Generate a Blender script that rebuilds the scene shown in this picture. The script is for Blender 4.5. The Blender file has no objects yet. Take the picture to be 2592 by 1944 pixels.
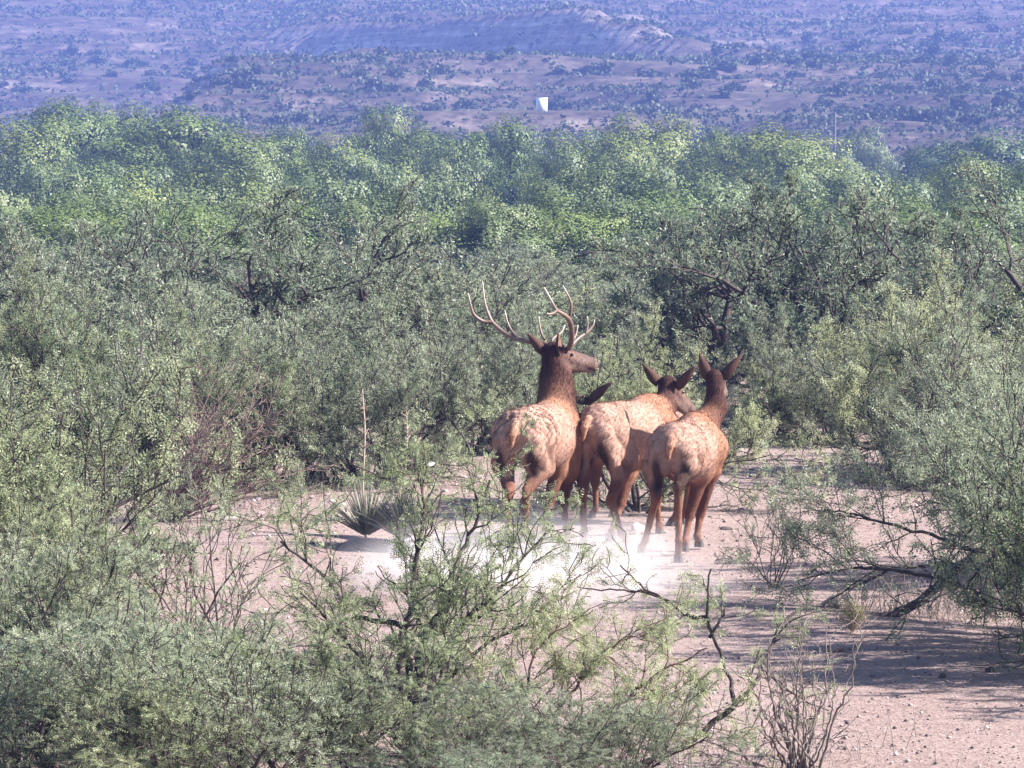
import bpy, math, random
import numpy as np
from mathutils import Vector, Matrix

# ------------------------------------------------------------------ camera, sky, sun, exposure
SC = bpy.context.scene
COL = SC.collection
FPX, PW, PH = 10000.0, 2592.0, 1944.0          # focal length in photograph pixels, picture size
CAMZ, HORIZON = 4.0, 383.0
PITCH = math.atan((PH / 2 - HORIZON) / FPX)

cam_data = bpy.data.cameras.new('camera')
cam_data.sensor_width = 36.0
cam_data.lens = 36.0 * FPX / PW
cam_data.clip_start = 0.5
cam_data.clip_end = 8000.0
cam = bpy.data.objects.new('camera', cam_data)
COL.objects.link(cam)
cam.location = (0, 0, CAMZ)
cam.rotation_euler = (math.pi / 2 - PITCH, 0, 0)
SC.camera = cam

SUN_EL = math.radians(36)
SUN_AZ = math.radians(97)                       # clockwise from +Y (the view direction): light from the right
TO_SUN = Vector((math.sin(SUN_AZ) * math.cos(SUN_EL), math.cos(SUN_AZ) * math.cos(SUN_EL), math.sin(SUN_EL)))
world = bpy.data.worlds.new('World')
SC.world = world
world.use_nodes = True
wn = world.node_tree.nodes
wl = world.node_tree.links
wn.clear()
sky = wn.new('ShaderNodeTexSky')
sky.sky_type = 'NISHITA'
sky.sun_disc = False
sky.sun_elevation = SUN_EL
sky.sun_rotation = SUN_AZ
sky.altitude = 900
bg = wn.new('ShaderNodeBackground')
bg.inputs['Strength'].default_value = 0.07
wo = wn.new('ShaderNodeOutputWorld')
wl.new(sky.outputs[0], bg.inputs['Color'])
wl.new(bg.outputs[0], wo.inputs['Surface'])
sun_data = bpy.data.lights.new('sun', 'SUN')
sun_data.energy = 5.0
sun_data.angle = math.radians(0.5)
sun_data.color = (1.0, 0.955, 0.92)
sun = bpy.data.objects.new('sun', sun_data)
COL.objects.link(sun)
sun.rotation_euler = TO_SUN.to_track_quat('Z', 'Y').to_euler()
SC.view_settings.view_transform = 'Standard'
SC.view_settings.look = 'None'
SC.view_settings.gamma = 1.0
SC.view_settings.use_curve_mapping = False
SC.view_settings.exposure = 1.8
SC.render.engine = 'CYCLES'
SC.cycles.use_denoising = True
SC.cycles.max_bounces = 6
SC.cycles.diffuse_bounces = 3
SC.cycles.glossy_bounces = 2
SC.cycles.transmission_bounces = 4
SC.cycles.volume_bounces = 1
SC.cycles.transparent_max_bounces = 8
SC.cycles.volume_step_rate = 2.0
SC.cycles.sample_clamp_indirect = 6.0

# ------------------------------------------------------------------ helpers
def W3(px, py, Y):
    """photograph pixel + world distance -> world point (used to take measurements)"""
    a = (px - PW / 2) / FPX
    b = (PH / 2 - py) / FPX
    cp, sp = math.cos(PITCH), math.sin(PITCH)
    d = Vector((a, cp + b * sp, -sp + b * cp))
    t = Y / d.y
    return Vector((d.x * t, Y, CAMZ + d.z * t))

def YG(py):
    return FPX * CAMZ / (py - HORIZON)

def GP(px, py):
    y = YG(py)
    return (px - PW / 2) / FPX * y, y

def mesh_np(name, verts, faces, attrs=None, smooth=False, mat=None, colors=None):
    """faces: (M,k) int array (k=3 or 4)"""
    verts = np.asarray(verts, dtype=np.float32)
    faces = np.asarray(faces, dtype=np.int32)
    me = bpy.data.meshes.new(name)
    k = faces.shape[1]
    me.vertices.add(len(verts))
    me.vertices.foreach_set('co', verts.ravel())
    me.loops.add(faces.size)
    me.loops.foreach_set('vertex_index', faces.ravel())
    me.polygons.add(len(faces))
    me.polygons.foreach_set('loop_start', np.arange(0, faces.size, k, dtype=np.int32))
    if smooth:
        me.polygons.foreach_set('use_smooth', np.ones(len(faces), dtype=bool))
    me.update(calc_edges=True)
    if attrs:
        for nm, arr in attrs.items():
            at = me.attributes.new(nm, 'FLOAT', 'POINT')
            at.data.foreach_set('value', np.asarray(arr, dtype=np.float32))
    if colors is not None:
        at = me.attributes.new('coat', 'FLOAT_COLOR', 'POINT')
        c4 = np.ones((len(verts), 4), dtype=np.float32)
        c4[:, :3] = colors
        at.data.foreach_set('color', c4.ravel())
    if mat:
        me.materials.append(mat)
    return me

def obj(name, me, parent=None, loc=None):
    o = bpy.data.objects.new(name, me)
    COL.objects.link(o)
    if parent:
        o.parent = parent
    if loc is not None:
        o.location = loc
    return o

def tag(o, label=None, cat=None, group=None, kind=None):
    if label: o['label'] = label
    if cat: o['category'] = cat
    if group: o['group'] = group
    if kind: o['kind'] = kind
    return o

def empty(name, loc, rz=0.0):
    o = bpy.data.objects.new(name, None)
    COL.objects.link(o)
    o.location = loc
    o.rotation_euler = (0, 0, rz)
    o.empty_display_size = 0.2
    return o

def _hash(ix, iy, seed):
    n = (ix * 374761393 + iy * 668265263 + seed * 974711) & 0x7fffffff
    n = (n ^ (n >> 13)) * 1274126177 & 0x7fffffff
    n = n ^ (n >> 16)
    return (n & 0xffff) / 65535.0

def vnoise(x, y, seed=0):
    x = np.asarray(x, dtype=np.float64); y = np.asarray(y, dtype=np.float64)
    ix = np.floor(x).astype(np.int64); iy = np.floor(y).astype(np.int64)
    fx = x - ix; fy = y - iy
    fx = fx * fx * (3 - 2 * fx); fy = fy * fy * (3 - 2 * fy)
    a = _hash(ix, iy, seed); b = _hash(ix + 1, iy, seed)
    c = _hash(ix, iy + 1, seed); d = _hash(ix + 1, iy + 1, seed)
    return (a + (b - a) * fx) * (1 - fy) + (c + (d - c) * fx) * fy - 0.5

def fbm(x, y, seed=0, octv=4):
    s = 0; a = 1.0
    for i in range(octv):
        s = s + a * vnoise(x * 2 ** i, y * 2 ** i, seed + i * 17)
        a *= 0.5
    return s

def sstep(x, a, b):
    t = np.clip((np.asarray(x, dtype=np.float64) - a) / (b - a), 0, 1)
    return t * t * (3 - 2 * t)

# ------------------------------------------------------------------ terrain height
def gz(x, y):
    x = np.asarray(x, dtype=np.float64); y = np.asarray(y, dtype=np.float64)
    near = 0.05 * np.sin(x * 0.55 + 0.4) * np.cos(y * 0.4) + 0.03 * np.sin(x * 1.3 + y * 0.9)
    near = near + 0.16 * fbm(x * 0.11, y * 0.11, 5, 3) * sstep(y, 44, 60)
    bench = -10.0 * sstep(y, 112, 185)
    # far hills
    yy = y + 26 * fbm(x * 0.012, y * 0.012, 11, 3)
    right = np.interp(yy, [390, 450, 560, 615, 640, 760, 830, 950, 985, 1200, 1500, 1800, 3200],
                          [0, 4, 14.5, 19.2, 19.8, 30, 32.5, 38, 44, 65, 90, 96, 98])
    left = np.interp(yy, [390, 560, 700, 760, 850, 1000, 1200, 1500, 1800, 3200],
                         [0, 2, 6, 11, 21, 40, 64, 90, 96, 98])
    mesa = np.interp(yy, [390, 450, 560, 600, 632, 690, 745, 930, 1010, 1200, 1500, 1800, 3200],
                         [0, 4, 14.5, 17.8, 18.4, 25, 31.6, 31.8, 34, 53, 78, 83, 85])
    mesa = mesa + 13.5 * sstep(y + 1.8 * (x + 28) + 14 * fbm(x * 0.05, y * 0.05, 71, 2), 940, 964)
    ml = sstep(x - 0.02 * (y - 700) + 10 * fbm(x * 0.03, y * 0.03, 31, 2), -72, -52)
    mr = sstep(x + 9 * fbm(x * 0.02, y * 0.03, 37, 2), 6, 60)
    hill = left * (1 - ml) + (mesa * (1 - mr) + right * mr) * ml
    rough = sstep(y, 430, 620)
    gul = np.abs(fbm(x * 0.022 + 0.006 * y, y * 0.007, 41, 3))
    hill = hill + rough * (2.2 * fbm(x * 0.035, y * 0.05, 51, 4) - 5.0 * (0.25 - np.minimum(gul, 0.25)) * sstep(np.abs(hill - 31.5), 0.8, 4.0))
    hill = hill + rough * 0.9 * np.abs(fbm(x * 0.02, hill * 0.45, 61, 3))
    hill = hill + rough * 0.5 * np.sin(hill * 1.7 + 5 * fbm(x * 0.02, y * 0.015, 81, 2))
    z = near + bench + hill
    pad = sstep(-np.abs(x - 0.5), -34, -14) * sstep(-np.abs(y - 608), -18, -7)
    return z * (1 - pad) + (10.1 + 0.02 * (y - 606)) * pad

def gzf(x, y):
    return float(gz(np.array([x]), np.array([y]))[0])

# ------------------------------------------------------------------ materials
def new_mat(name):
    m = bpy.data.materials.new(name)
    m.use_nodes = True
    nt = m.node_tree
    nt.nodes.clear()
    out = nt.nodes.new('ShaderNodeOutputMaterial')
    return m, nt, out

def N(nt, t, **kw):
    n = nt.nodes.new(t)
    for k, v in kw.items():
        if k == 'inp':
            for a, b in v.items():
                n.inputs[a].default_value = b
        else:
            setattr(n, k, v)
    return n

def ramp(nt, fac, stops):
    r = N(nt, 'ShaderNodeValToRGB')
    e = r.color_ramp.elements
    while len(e) < len(stops):
        e.new(0.5)
    for i, (p, c) in enumerate(stops):
        e[i].position = p
        e[i].color = (c[0], c[1], c[2], 1)
    nt.links.new(fac, r.inputs[0])
    return r.outputs[0]

def mixc(nt, fac, a, b, mode='MIX'):
    m = N(nt, 'ShaderNodeMix', data_type='RGBA', blend_type=mode)
    for s, v in ((m.inputs[0], fac), (m.inputs[6], a), (m.inputs[7], b)):
        if hasattr(v, 'is_output'):
            nt.links.new(v, s)
        elif isinstance(v, (int, float)):
            s.default_value = v
        else:
            s.default_value = (v[0], v[1], v[2], 1)
    return m.outputs[2]

def noise(nt, vec, scale, detail=4, rough=0.6):
    n = N(nt, 'ShaderNodeTexNoise', inp={'Scale': scale, 'Detail': detail, 'Roughness': rough})
    if vec is not None:
        nt.links.new(vec, n.inputs['Vector'])
    return n.outputs['Fac']

def leaf_mat(name, c1, c2, c3, transl=0.3, rough=0.45, spec=0.4):
    m, nt, out = new_mat(name)
    at = N(nt, 'ShaderNodeAttribute', attribute_name='tint')
    oi = N(nt, 'ShaderNodeObjectInfo')
    base = ramp(nt, at.outputs['Fac'], [(0.0, c1), (0.5, c2), (1.0, c3)])
    hsv = N(nt, 'ShaderNodeHueSaturation')
    mr = N(nt, 'ShaderNodeMapRange', inp={'To Min': 0.92, 'To Max': 1.28})
    nt.links.new(oi.outputs['Random'], mr.inputs[0])
    nt.links.new(mr.outputs[0], hsv.inputs['Value'])
    mh = N(nt, 'ShaderNodeMapRange', inp={'To Min': 0.515, 'To Max': 0.485})
    nt.links.new(oi.outputs['Random'], mh.inputs[0])
    nt.links.new(mh.outputs[0], hsv.inputs['Hue'])
    nt.links.new(base, hsv.inputs['Color'])
    p = N(nt, 'ShaderNodeBsdfPrincipled', inp={'Roughness': rough, 'Specular IOR Level': spec})
    nt.links.new(hsv.outputs[0], p.inputs['Base Color'])
    t = N(nt, 'ShaderNodeBsdfTranslucent')
    nt.links.new(hsv.outputs[0], t.inputs['Color'])
    mx = N(nt, 'ShaderNodeMixShader', inp={0: transl})
    nt.links.new(p.outputs[0], mx.inputs[1])
    nt.links.new(t.outputs[0], mx.inputs[2])
    nt.links.new(mx.outputs[0], out.inputs[0])
    return m

def bark_mat(name, c1, c2, scale=18):
    m, nt, out = new_mat(name)
    tc = N(nt, 'ShaderNodeTexCoord')
    f = noise(nt, tc.outputs['Object'], scale, 4)
    c = ramp(nt, f, [(0.3, c1), (0.7, c2)])
    p = N(nt, 'ShaderNodeBsdfPrincipled', inp={'Roughness': 0.85, 'Specular IOR Level': 0.25})
    nt.links.new(c, p.inputs['Base Color'])
    nt.links.new(p.outputs[0], out.inputs[0])
    return m

M_MESQ = leaf_mat('mesquite_leaf', (0.15, 0.185, 0.11), (0.235, 0.27, 0.17), (0.36, 0.39, 0.26), 0.48, 0.45, 0.4)
M_MESQ2 = leaf_mat('mesquite_leaf_bright', (0.175, 0.21, 0.10), (0.265, 0.30, 0.16), (0.39, 0.405, 0.24), 0.48, 0.45, 0.4)
M_MESQ3 = leaf_mat('mesquite_leaf_dark', (0.13, 0.16, 0.095), (0.20, 0.235, 0.15), (0.28, 0.315, 0.215), 0.45, 0.45, 0.4)
M_COTT = leaf_mat('cottonwood_leaf', (0.075, 0.108, 0.026), (0.118, 0.155, 0.036), (0.165, 0.195, 0.05), 0.18, 0.5, 0.3)
M_WILL = leaf_mat('willow_leaf', (0.078, 0.108, 0.042), (0.118, 0.152, 0.06), (0.165, 0.195, 0.08), 0.18, 0.5, 0.3)
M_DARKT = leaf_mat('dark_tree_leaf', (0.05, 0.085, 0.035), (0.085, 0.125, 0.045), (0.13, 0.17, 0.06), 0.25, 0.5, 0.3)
M_JUN = leaf_mat('hill_shrub_leaf', (0.03, 0.042, 0.02), (0.05, 0.062, 0.028), (0.08, 0.092, 0.04), 0.15, 0.6, 0.2)
M_SNAKE = leaf_mat('snakeweed_leaf', (0.20, 0.17, 0.06), (0.24, 0.25, 0.07), (0.30, 0.33, 0.10), 0.3, 0.5, 0.3)
M_YUC = leaf_mat('yucca_blade', (0.17, 0.17, 0.125), (0.235, 0.23, 0.17), (0.32, 0.31, 0.24), 0.2, 0.5, 0.4)
M_BARK = bark_mat('mesquite_bark', (0.035, 0.026, 0.024), (0.085, 0.066, 0.06))
M_BARK_RED = bark_mat('red_twig_bark', (0.085, 0.045, 0.036), (0.16, 0.092, 0.072))
M_BARK_RUST = bark_mat('rusty_dead_stem', (0.12, 0.08, 0.068), (0.24, 0.17, 0.15))
M_BARK_DEAD = bark_mat('dead_wood', (0.09, 0.07, 0.062), (0.22, 0.18, 0.16))
M_BARK_COTT = bark_mat('cottonwood_bark', (0.09, 0.075, 0.06), (0.16, 0.135, 0.11), 4)
M_STRAW = bark_mat('dry_stalk', (0.30, 0.22, 0.165), (0.46, 0.37, 0.30), 30)

def ground_mat():
    m, nt, out = new_mat('desert_ground')
    tc = N(nt, 'ShaderNodeTexCoord')
    P = tc.outputs['Object']
    sep = N(nt, 'ShaderNodeSeparateXYZ'); nt.links.new(P, sep.inputs[0])
    n1 = noise(nt, P, 0.5, 6)
    n2 = noise(nt, P, 7.0, 6, 0.7)
    n3 = noise(nt, P, 38.0, 3, 0.6)
    dirt = ramp(nt, n1, [(0.3, (0.36, 0.255, 0.215)), (0.52, (0.44, 0.325, 0.28)), (0.72, (0.50, 0.385, 0.34))])
    dirt = mixc(nt, 0.5, dirt, ramp(nt, n2, [(0.3, (0.27, 0.19, 0.165)), (0.55, (0.45, 0.335, 0.295)), (0.75, (0.56, 0.44, 0.40))]))
    speck = ramp(nt, n3, [(0.36, (0.30, 0.27, 0.26)), (0.45, (1, 1, 1)), (0.60, (1, 1, 1)), (0.70, (1.3, 1.28, 1.26))])
    dirt = mixc(nt, 0.75, dirt, speck, 'MULTIPLY')
    dirt = mixc(nt, 1.0, dirt, (0.86, 0.85, 0.87), 'MULTIPLY')
    # hills
    geo = N(nt, 'ShaderNodeNewGeometry')
    sn = N(nt, 'ShaderNodeSeparateXYZ'); nt.links.new(geo.outputs['Normal'], sn.inputs[0])
    mp = N(nt, 'ShaderNodeMapping'); mp.inputs['Scale'].default_value = (0.02, 0.02, 0.5)
    nt.links.new(P, mp.inputs[0])
    strat = noise(nt, mp.outputs[0], 1.0, 5, 0.65)
    n4 = noise(nt, P, 0.09, 6, 0.7)
    n5 = noise(nt, P, 0.33, 6, 0.75)
    soil = ramp(nt, n4, [(0.34, (0.036, 0.028, 0.021)), (0.5, (0.07, 0.053, 0.041)), (0.68, (0.17, 0.13, 0.107))])
    rock = ramp(nt, strat, [(0.3, (0.14, 0.105, 0.085)), (0.5, (0.26, 0.205, 0.17)), (0.68, (0.48, 0.41, 0.36))])
    steep = ramp(nt, sn.outputs['Z'], [(0.80, (1, 1, 1)), (0.955, (0, 0, 0))])
    hillc = mixc(nt, steep, soil, rock)
    hillc = mixc(nt, 0.85, hillc, ramp(nt, n5, [(0.34, (0.30, 0.31, 0.29)), (0.52, (0.95, 0.95, 0.95)), (0.68, (1.5, 1.48, 1.46))]), 'MULTIPLY')
    # dry olive grass on the flat benches of the hill
    flat = N(nt, 'ShaderNodeMapRange', inp={'From Min': 0.985, 'From Max': 0.999})
    nt.links.new(sn.outputs['Z'], flat.inputs[0])
    fm = N(nt, 'ShaderNodeMath', operation='MULTIPLY'); nt.links.new(flat.outputs[0], fm.inputs[0]); fm.inputs[1].default_value = 0.75
    hillc = mixc(nt, fm.outputs[0], hillc, (0.085, 0.07, 0.038))
    far = N(nt, 'ShaderNodeMapRange', inp={'From Min': 380.0, 'From Max': 440.0})
    nt.links.new(sep.outputs['Y'], far.inputs[0])
    col = mixc(nt, far.outputs[0], dirt, hillc)
    # river flat: grassy
    mid = N(nt, 'ShaderNodeMapRange', inp={'From Min': 100.0, 'From Max': 140.0})
    nt.links.new(sep.outputs['Y'], mid.inputs[0])
    mid2 = N(nt, 'ShaderNodeMapRange', inp={'From Min': 440.0, 'From Max': 390.0})
    nt.links.new(sep.outputs['Y'], mid2.inputs[0])
    mm = N(nt, 'ShaderNodeMath', operation='MULTIPLY'); nt.links.new(mid.outputs[0], mm.inputs[0]); nt.links.new(mid2.outputs[0], mm.inputs[1])
    col = mixc(nt, mm.outputs[0], col, (0.16, 0.15, 0.08))
    p = N(nt, 'ShaderNodeBsdfPrincipled', inp={'Roughness': 0.95, 'Specular IOR Level': 0.15})
    nt.links.new(col, p.inputs['Base Color'])
    b = N(nt, 'ShaderNodeBump', inp={'Strength': 1.0, 'Distance': 0.07})
    hb = noise(nt, P, 11.0, 6, 0.75)
    nt.links.new(hb, b.inputs['Height'])
    nt.links.new(b.outputs[0], p.inputs['Normal'])
    nt.links.new(p.outputs[0], out.inputs[0])
    return m
M_GROUND = ground_mat()

def rock_mat(name, c1, c2):
    m, nt, out = new_mat(name)
    tc = N(nt, 'ShaderNodeTexCoord')
    f = noise(nt, tc.outputs['Object'], 9, 6, 0.7)
    c = ramp(nt, f, [(0.3, c1), (0.7, c2)])
    p = N(nt, 'ShaderNodeBsdfPrincipled', inp={'Roughness': 0.9, 'Specular IOR Level': 0.2})
    nt.links.new(c, p.inputs['Base Color'])
    b = N(nt, 'ShaderNodeBump', inp={'Strength': 0.6, 'Distance': 0.02}); nt.links.new(f, b.inputs['Height'])
    nt.links.new(b.outputs[0], p.inputs['Normal'])
    nt.links.new(p.outputs[0], out.inputs[0])
    return m
M_ROCK = rock_mat('tan_rock', (0.22, 0.165, 0.15), (0.42, 0.33, 0.30))
M_ROCK_DK = rock_mat('dark_rock', (0.045, 0.04, 0.04), (0.12, 0.10, 0.095))
M_ROCK_PALE = rock_mat('pale_rock', (0.45, 0.38, 0.35), (0.68, 0.60, 0.57))

def gravel_mat():
    m, nt, out = new_mat('gravel_stone')
    at = N(nt, 'ShaderNodeAttribute', attribute_name='tint')
    c = ramp(nt, at.outputs['Fac'], [(0.0, (0.05, 0.045, 0.045)), (0.45, (0.17, 0.125, 0.115)), (0.85, (0.38, 0.285, 0.255)), (1.0, (0.66, 0.57, 0.54))])
    p = N(nt, 'ShaderNodeBsdfPrincipled', inp={'Roughness': 0.9})
    nt.links.new(c, p.inputs['Base Color']); nt.links.new(p.outputs[0], out.inputs[0])
    return m
M_GRAVEL = gravel_mat()

def coat_mat():
    m, nt, out = new_mat('elk_coat')
    at = N(nt, 'ShaderNodeAttribute', attribute_name='coat')
    tc = N(nt, 'ShaderNodeTexCoord')
    mp = N(nt, 'ShaderNodeMapping'); mp.inputs['Scale'].default_value = (1.0, 0.3, 0.5)
    nt.links.new(tc.outputs['Object'], mp.inputs[0])
    f1 = noise(nt, mp.outputs[0], 70, 4, 0.7)
    f2 = noise(nt, tc.outputs['Object'], 9, 4, 0.6)
    c = mixc(nt, 0.6, at.outputs['Color'], ramp(nt, f1, [(0.3, (0.66, 0.63, 0.61)), (0.62, (1.12, 1.1, 1.1))]), 'MULTIPLY')
    c = mixc(nt, 0.7, c, ramp(nt, f2, [(0.3, (0.78, 0.74, 0.7)), (0.65, (1.1, 1.1, 1.1))]), 'MULTIPLY')
    p = N(nt, 'ShaderNodeBsdfPrincipled', inp={'Roughness': 0.8, 'Specular IOR Level': 0.12})
    nt.links.new(c, p.inputs['Base Color'])
    b = N(nt, 'ShaderNodeBump', inp={'Strength': 0.35, 'Distance': 0.008}); nt.links.new(f1, b.inputs['Height'])
    nt.links.new(b.outputs[0], p.inputs['Normal'])
    nt.links.new(p.outputs[0], out.inputs[0])
    return m
M_COAT = coat_mat()

def plain(name, c, rough=0.6, spec=0.4, var=0.15, scale=12):
    m, nt, out = new_mat(name)
    tc = N(nt, 'ShaderNodeTexCoord')
    f = noise(nt, tc.outputs['Object'], scale, 4)
    lo = tuple(v * (1 - var) for v in c); hi = tuple(min(1, v * (1 + var)) for v in c)
    p = N(nt, 'ShaderNodeBsdfPrincipled', inp={'Roughness': rough, 'Specular IOR Level': spec})
    nt.links.new(ramp(nt, f, [(0.3, lo), (0.7, hi)]), p.inputs['Base Color'])
    nt.links.new(p.outputs[0], out.inputs[0])
    return m
M_HOOF = plain('elk_hoof', (0.05, 0.042, 0.04), 0.5)
M_EYE = plain('elk_eye', (0.01, 0.008, 0.006), 0.1, 0.6)
M_NOSE = plain('elk_nose', (0.03, 0.025, 0.025), 0.4)
M_WHITE = plain('white_painted_metal', (0.82, 0.82, 0.82), 0.5, 0.4, 0.04)
M_GREYM = plain('grey_painted_metal', (0.58, 0.6, 0.63), 0.5, 0.4, 0.05)
M_POLE = plain('weathered_pole', (0.16, 0.13, 0.11), 0.9)

def antler_mat():
    m, nt, out = new_mat('antler_bone')
    at = N(nt, 'ShaderNodeAttribute', attribute_name='tint')
    tc = N(nt, 'ShaderNodeTexCoord')
    f = noise(nt, tc.outputs['Object'], 60, 4)
    c = ramp(nt, at.outputs['Fac'], [(0.0, (0.12, 0.075, 0.055)), (0.6, (0.22, 0.15, 0.12)), (1.0, (0.62, 0.54, 0.47))])
    c = mixc(nt, 0.6, c, ramp(nt, f, [(0.3, (0.6, 0.58, 0.55)), (0.65, (1.1, 1.1, 1.1))]), 'MULTIPLY')
    p = N(nt, 'ShaderNodeBsdfPrincipled', inp={'Roughness': 0.5})
    nt.links.new(c, p.inputs['Base Color']); nt.links.new(p.outputs[0], out.inputs[0])
    return m
M_ANTLER = antler_mat()

# ------------------------------------------------------------------ ground sheet
def build_ground():
    rows = np.concatenate([np.arange(-60, 14, 6), np.arange(14, 62, 0.6), np.arange(62, 120, 1.5),
                           np.arange(120, 400, 5), np.arange(400, 720, 3.0), np.arange(720, 1040, 2.8),
                           np.arange(1040, 1500, 8), np.arange(1500, 3201, 60)])
    u = np.linspace(-1, 1, 221)
    X = u[None, :] * (44 + 0.30 * np.maximum(rows, 0))[:, None]
    Y = np.repeat(rows[:, None], len(u), 1)
    Z = gz(X, Y)
    V = np.stack([X, Y, Z], -1).reshape(-1, 3)
    nr, nc = X.shape
    i = np.arange(nr * nc).reshape(nr, nc)
    Fq = np.stack([i[:-1, :-1], i[:-1, 1:], i[1:, 1:], i[1:, :-1]], -1).reshape(-1, 4)
    o = obj('ground', mesh_np('ground', V, Fq, smooth=True, mat=M_GROUND))
    o['kind'] = 'structure'
build_ground()

# ------------------------------------------------------------------ tubes and splines
def catmull(pts, n=6):
    P = [np.array(p, dtype=float) for p in pts]
    P = [2 * P[0] - P[1]] + P + [2 * P[-1] - P[-2]]
    out = []
    for i in range(1, len(P) - 2):
        for k in range(n):
            t = k / n
            a, b, c, d = P[i - 1], P[i], P[i + 1], P[i + 2]
            out.append(0.5 * ((2 * b) + (-a + c) * t + (2 * a - 5 * b + 4 * c - d) * t * t + (-a + 3 * b - 3 * c + d) * t ** 3))
    out.append(P[-2])
    return np.array(out)

def tubes(PTS, RAD, sides):
    """PTS (B,N,3), RAD (B,N) -> verts, quad faces"""
    B, Np, _ = PTS.shape
    T = np.gradient(PTS, axis=1)
    T /= np.linalg.norm(T, axis=2, keepdims=True) + 1e-9
    ref = np.where(np.abs(T[:, :1, 2:3]) > 0.8, np.array([1.0, 0, 0]), np.array([0, 0, 1.0]))
    A = np.cross(T, np.broadcast_to(ref, T.shape))
    A /= np.linalg.norm(A, axis=2, keepdims=True) + 1e-9
    Bv = np.cross(T, A)
    ang = np.arange(sides) / sides * 2 * np.pi
    V = PTS[:, :, None, :] + RAD[:, :, None, None] * (np.cos(ang)[None, None, :, None] * A[:, :, None, :] + np.sin(ang)[None, None, :, None] * Bv[:, :, None, :])
    idx = np.arange(B * Np * sides).reshape(B, Np, sides)
    nxt = np.roll(idx, -1, axis=2)
    Fq = np.stack([idx[:, :-1], nxt[:, :-1], nxt[:, 1:], idx[:, 1:]], -1).reshape(-1, 4)
    return V.reshape(-1, 3), Fq

class Acc:
    def __init__(s):
        s.v = []; s.f = []; s.t = []; s.n = 0
    def add(s, v, f, t=None):
        v = np.asarray(v, dtype=np.float32)
        s.v.append(v); s.f.append(np.asarray(f) + s.n)
        s.t.append(np.full(len(v), 0.5) if t is None else np.broadcast_to(np.asarray(t, dtype=np.float32), (len(v),)))
        s.n += len(v)
    def mesh(s, name, mat, smooth=False):
        return mesh_np(name, np.concatenate(s.v), np.concatenate(s.f), {'tint': np.concatenate(s.t)}, smooth, mat)

# ------------------------------------------------------------------ shrubs and trees
def unit(v):
    return v / (np.linalg.norm(v, axis=-1, keepdims=True) + 1e-9)

def skeleton(rng, nstem, spread, levels, wig=0.22, trop=0.12, seg=8, kids=(5, 5, 4), ratio=0.55, r0=0.05, open_=0.95, first=0.25):
    """unit-sized multi-stem skeleton, returned per level as (pts(B,N,3), rad(B,N))"""
    lv = []
    az = np.arange(nstem) / nstem * 2 * np.pi + rng.uniform(0, 6.28) + rng.normal(0, 0.25, nstem)
    el = np.clip(rng.normal(spread, 0.22, nstem), 0.1, 1.5)
    D = np.stack([np.cos(az) * np.sin(el), np.sin(az) * np.sin(el), np.cos(el)], -1)
    Pst = np.stack([np.cos(az) * 0.04, np.sin(az) * 0.04, np.full(nstem, -0.03)], -1)
    L = rng.uniform(0.75, 1.1, nstem); R = np.full(nstem, r0) * rng.uniform(0.7, 1.2, nstem)
    for l in range(levels):
        B = len(D)
        n = seg if l < 2 else 4
        pts = np.zeros((B, n, 3)); pts[:, 0] = Pst
        d = D.copy(); dirs = np.zeros((B, n, 3)); dirs[:, 0] = d
        st = (L / (n - 1))[:, None]
        for k in range(1, n):
            d = unit(d + rng.normal(0, wig, (B, 3)) + np.array([0, 0, trop if l else trop * 0.4]))
            pts[:, k] = pts[:, k - 1] + d * st
            dirs[:, k] = d
        t = np.linspace(0, 1, n)
        rad = R[:, None] * (1 - 0.72 * t)[None]
        lv.append((pts, rad, dirs))
        if l == levels - 1:
            break
        nk = kids[min(l, len(kids) - 1)]
        bi = np.repeat(np.arange(B), nk)
        tt = np.clip(first + (1 - first) * (np.tile(np.arange(nk), B) + rng.uniform(0.1, 0.9, B * nk)) / nk, 0, 1)
        fi = tt * (n - 1); i0 = np.minimum(fi.astype(int), n - 2); fr = (fi - i0)[:, None]
        Pst = pts[bi, i0] * (1 - fr) + pts[bi, i0 + 1] * fr
        pd = dirs[bi, i0]
        side = unit(np.cross(pd, unit(rng.normal(0, 1, (len(bi), 3)))))
        ang = rng.uniform(0.45, open_, len(bi))[:, None]
        D = unit(pd * np.cos(ang) + side * np.sin(ang))
        L = L[bi] * ratio * rng.uniform(0.6, 1.25, len(bi)) * (1.15 - 0.45 * tt)
        R = (rad[bi, i0]) * 0.62
    return lv

def fit(lv, H, R):
    allp = np.concatenate([p.reshape(-1, 3) for p, _, _ in lv])
    h = np.percentile(allp[:, 2], 99); r = np.percentile(np.hypot(allp[:, 0], allp[:, 1]), 97)
    s = np.array([R / r, R / r, H / h])
    out = []
    for p, rad, d in lv:
        p2 = p * s
        k0 = 1 if p is lv[0][0] else 0
        zz = p2[:, k0:, 2]
        p2[:, k0:, 2] = np.where(zz < 0.05, 0.05 + np.minimum(0.2 * (0.05 - zz), 0.12), zz)
        out.append((p2, rad * (H + R) * 0.5, unit(d * s)))
    return out

def wood_mesh(name, lv, mat, rmin=0.004, sides=(6, 5, 3, 3)):
    acc = Acc()
    for i, (p, r, d) in enumerate(lv):
        v, f = tubes(p, np.maximum(r, rmin), sides[min(i, 3)])
        acc.add(v, f)
    return acc.mesh(name, mat, True)

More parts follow.
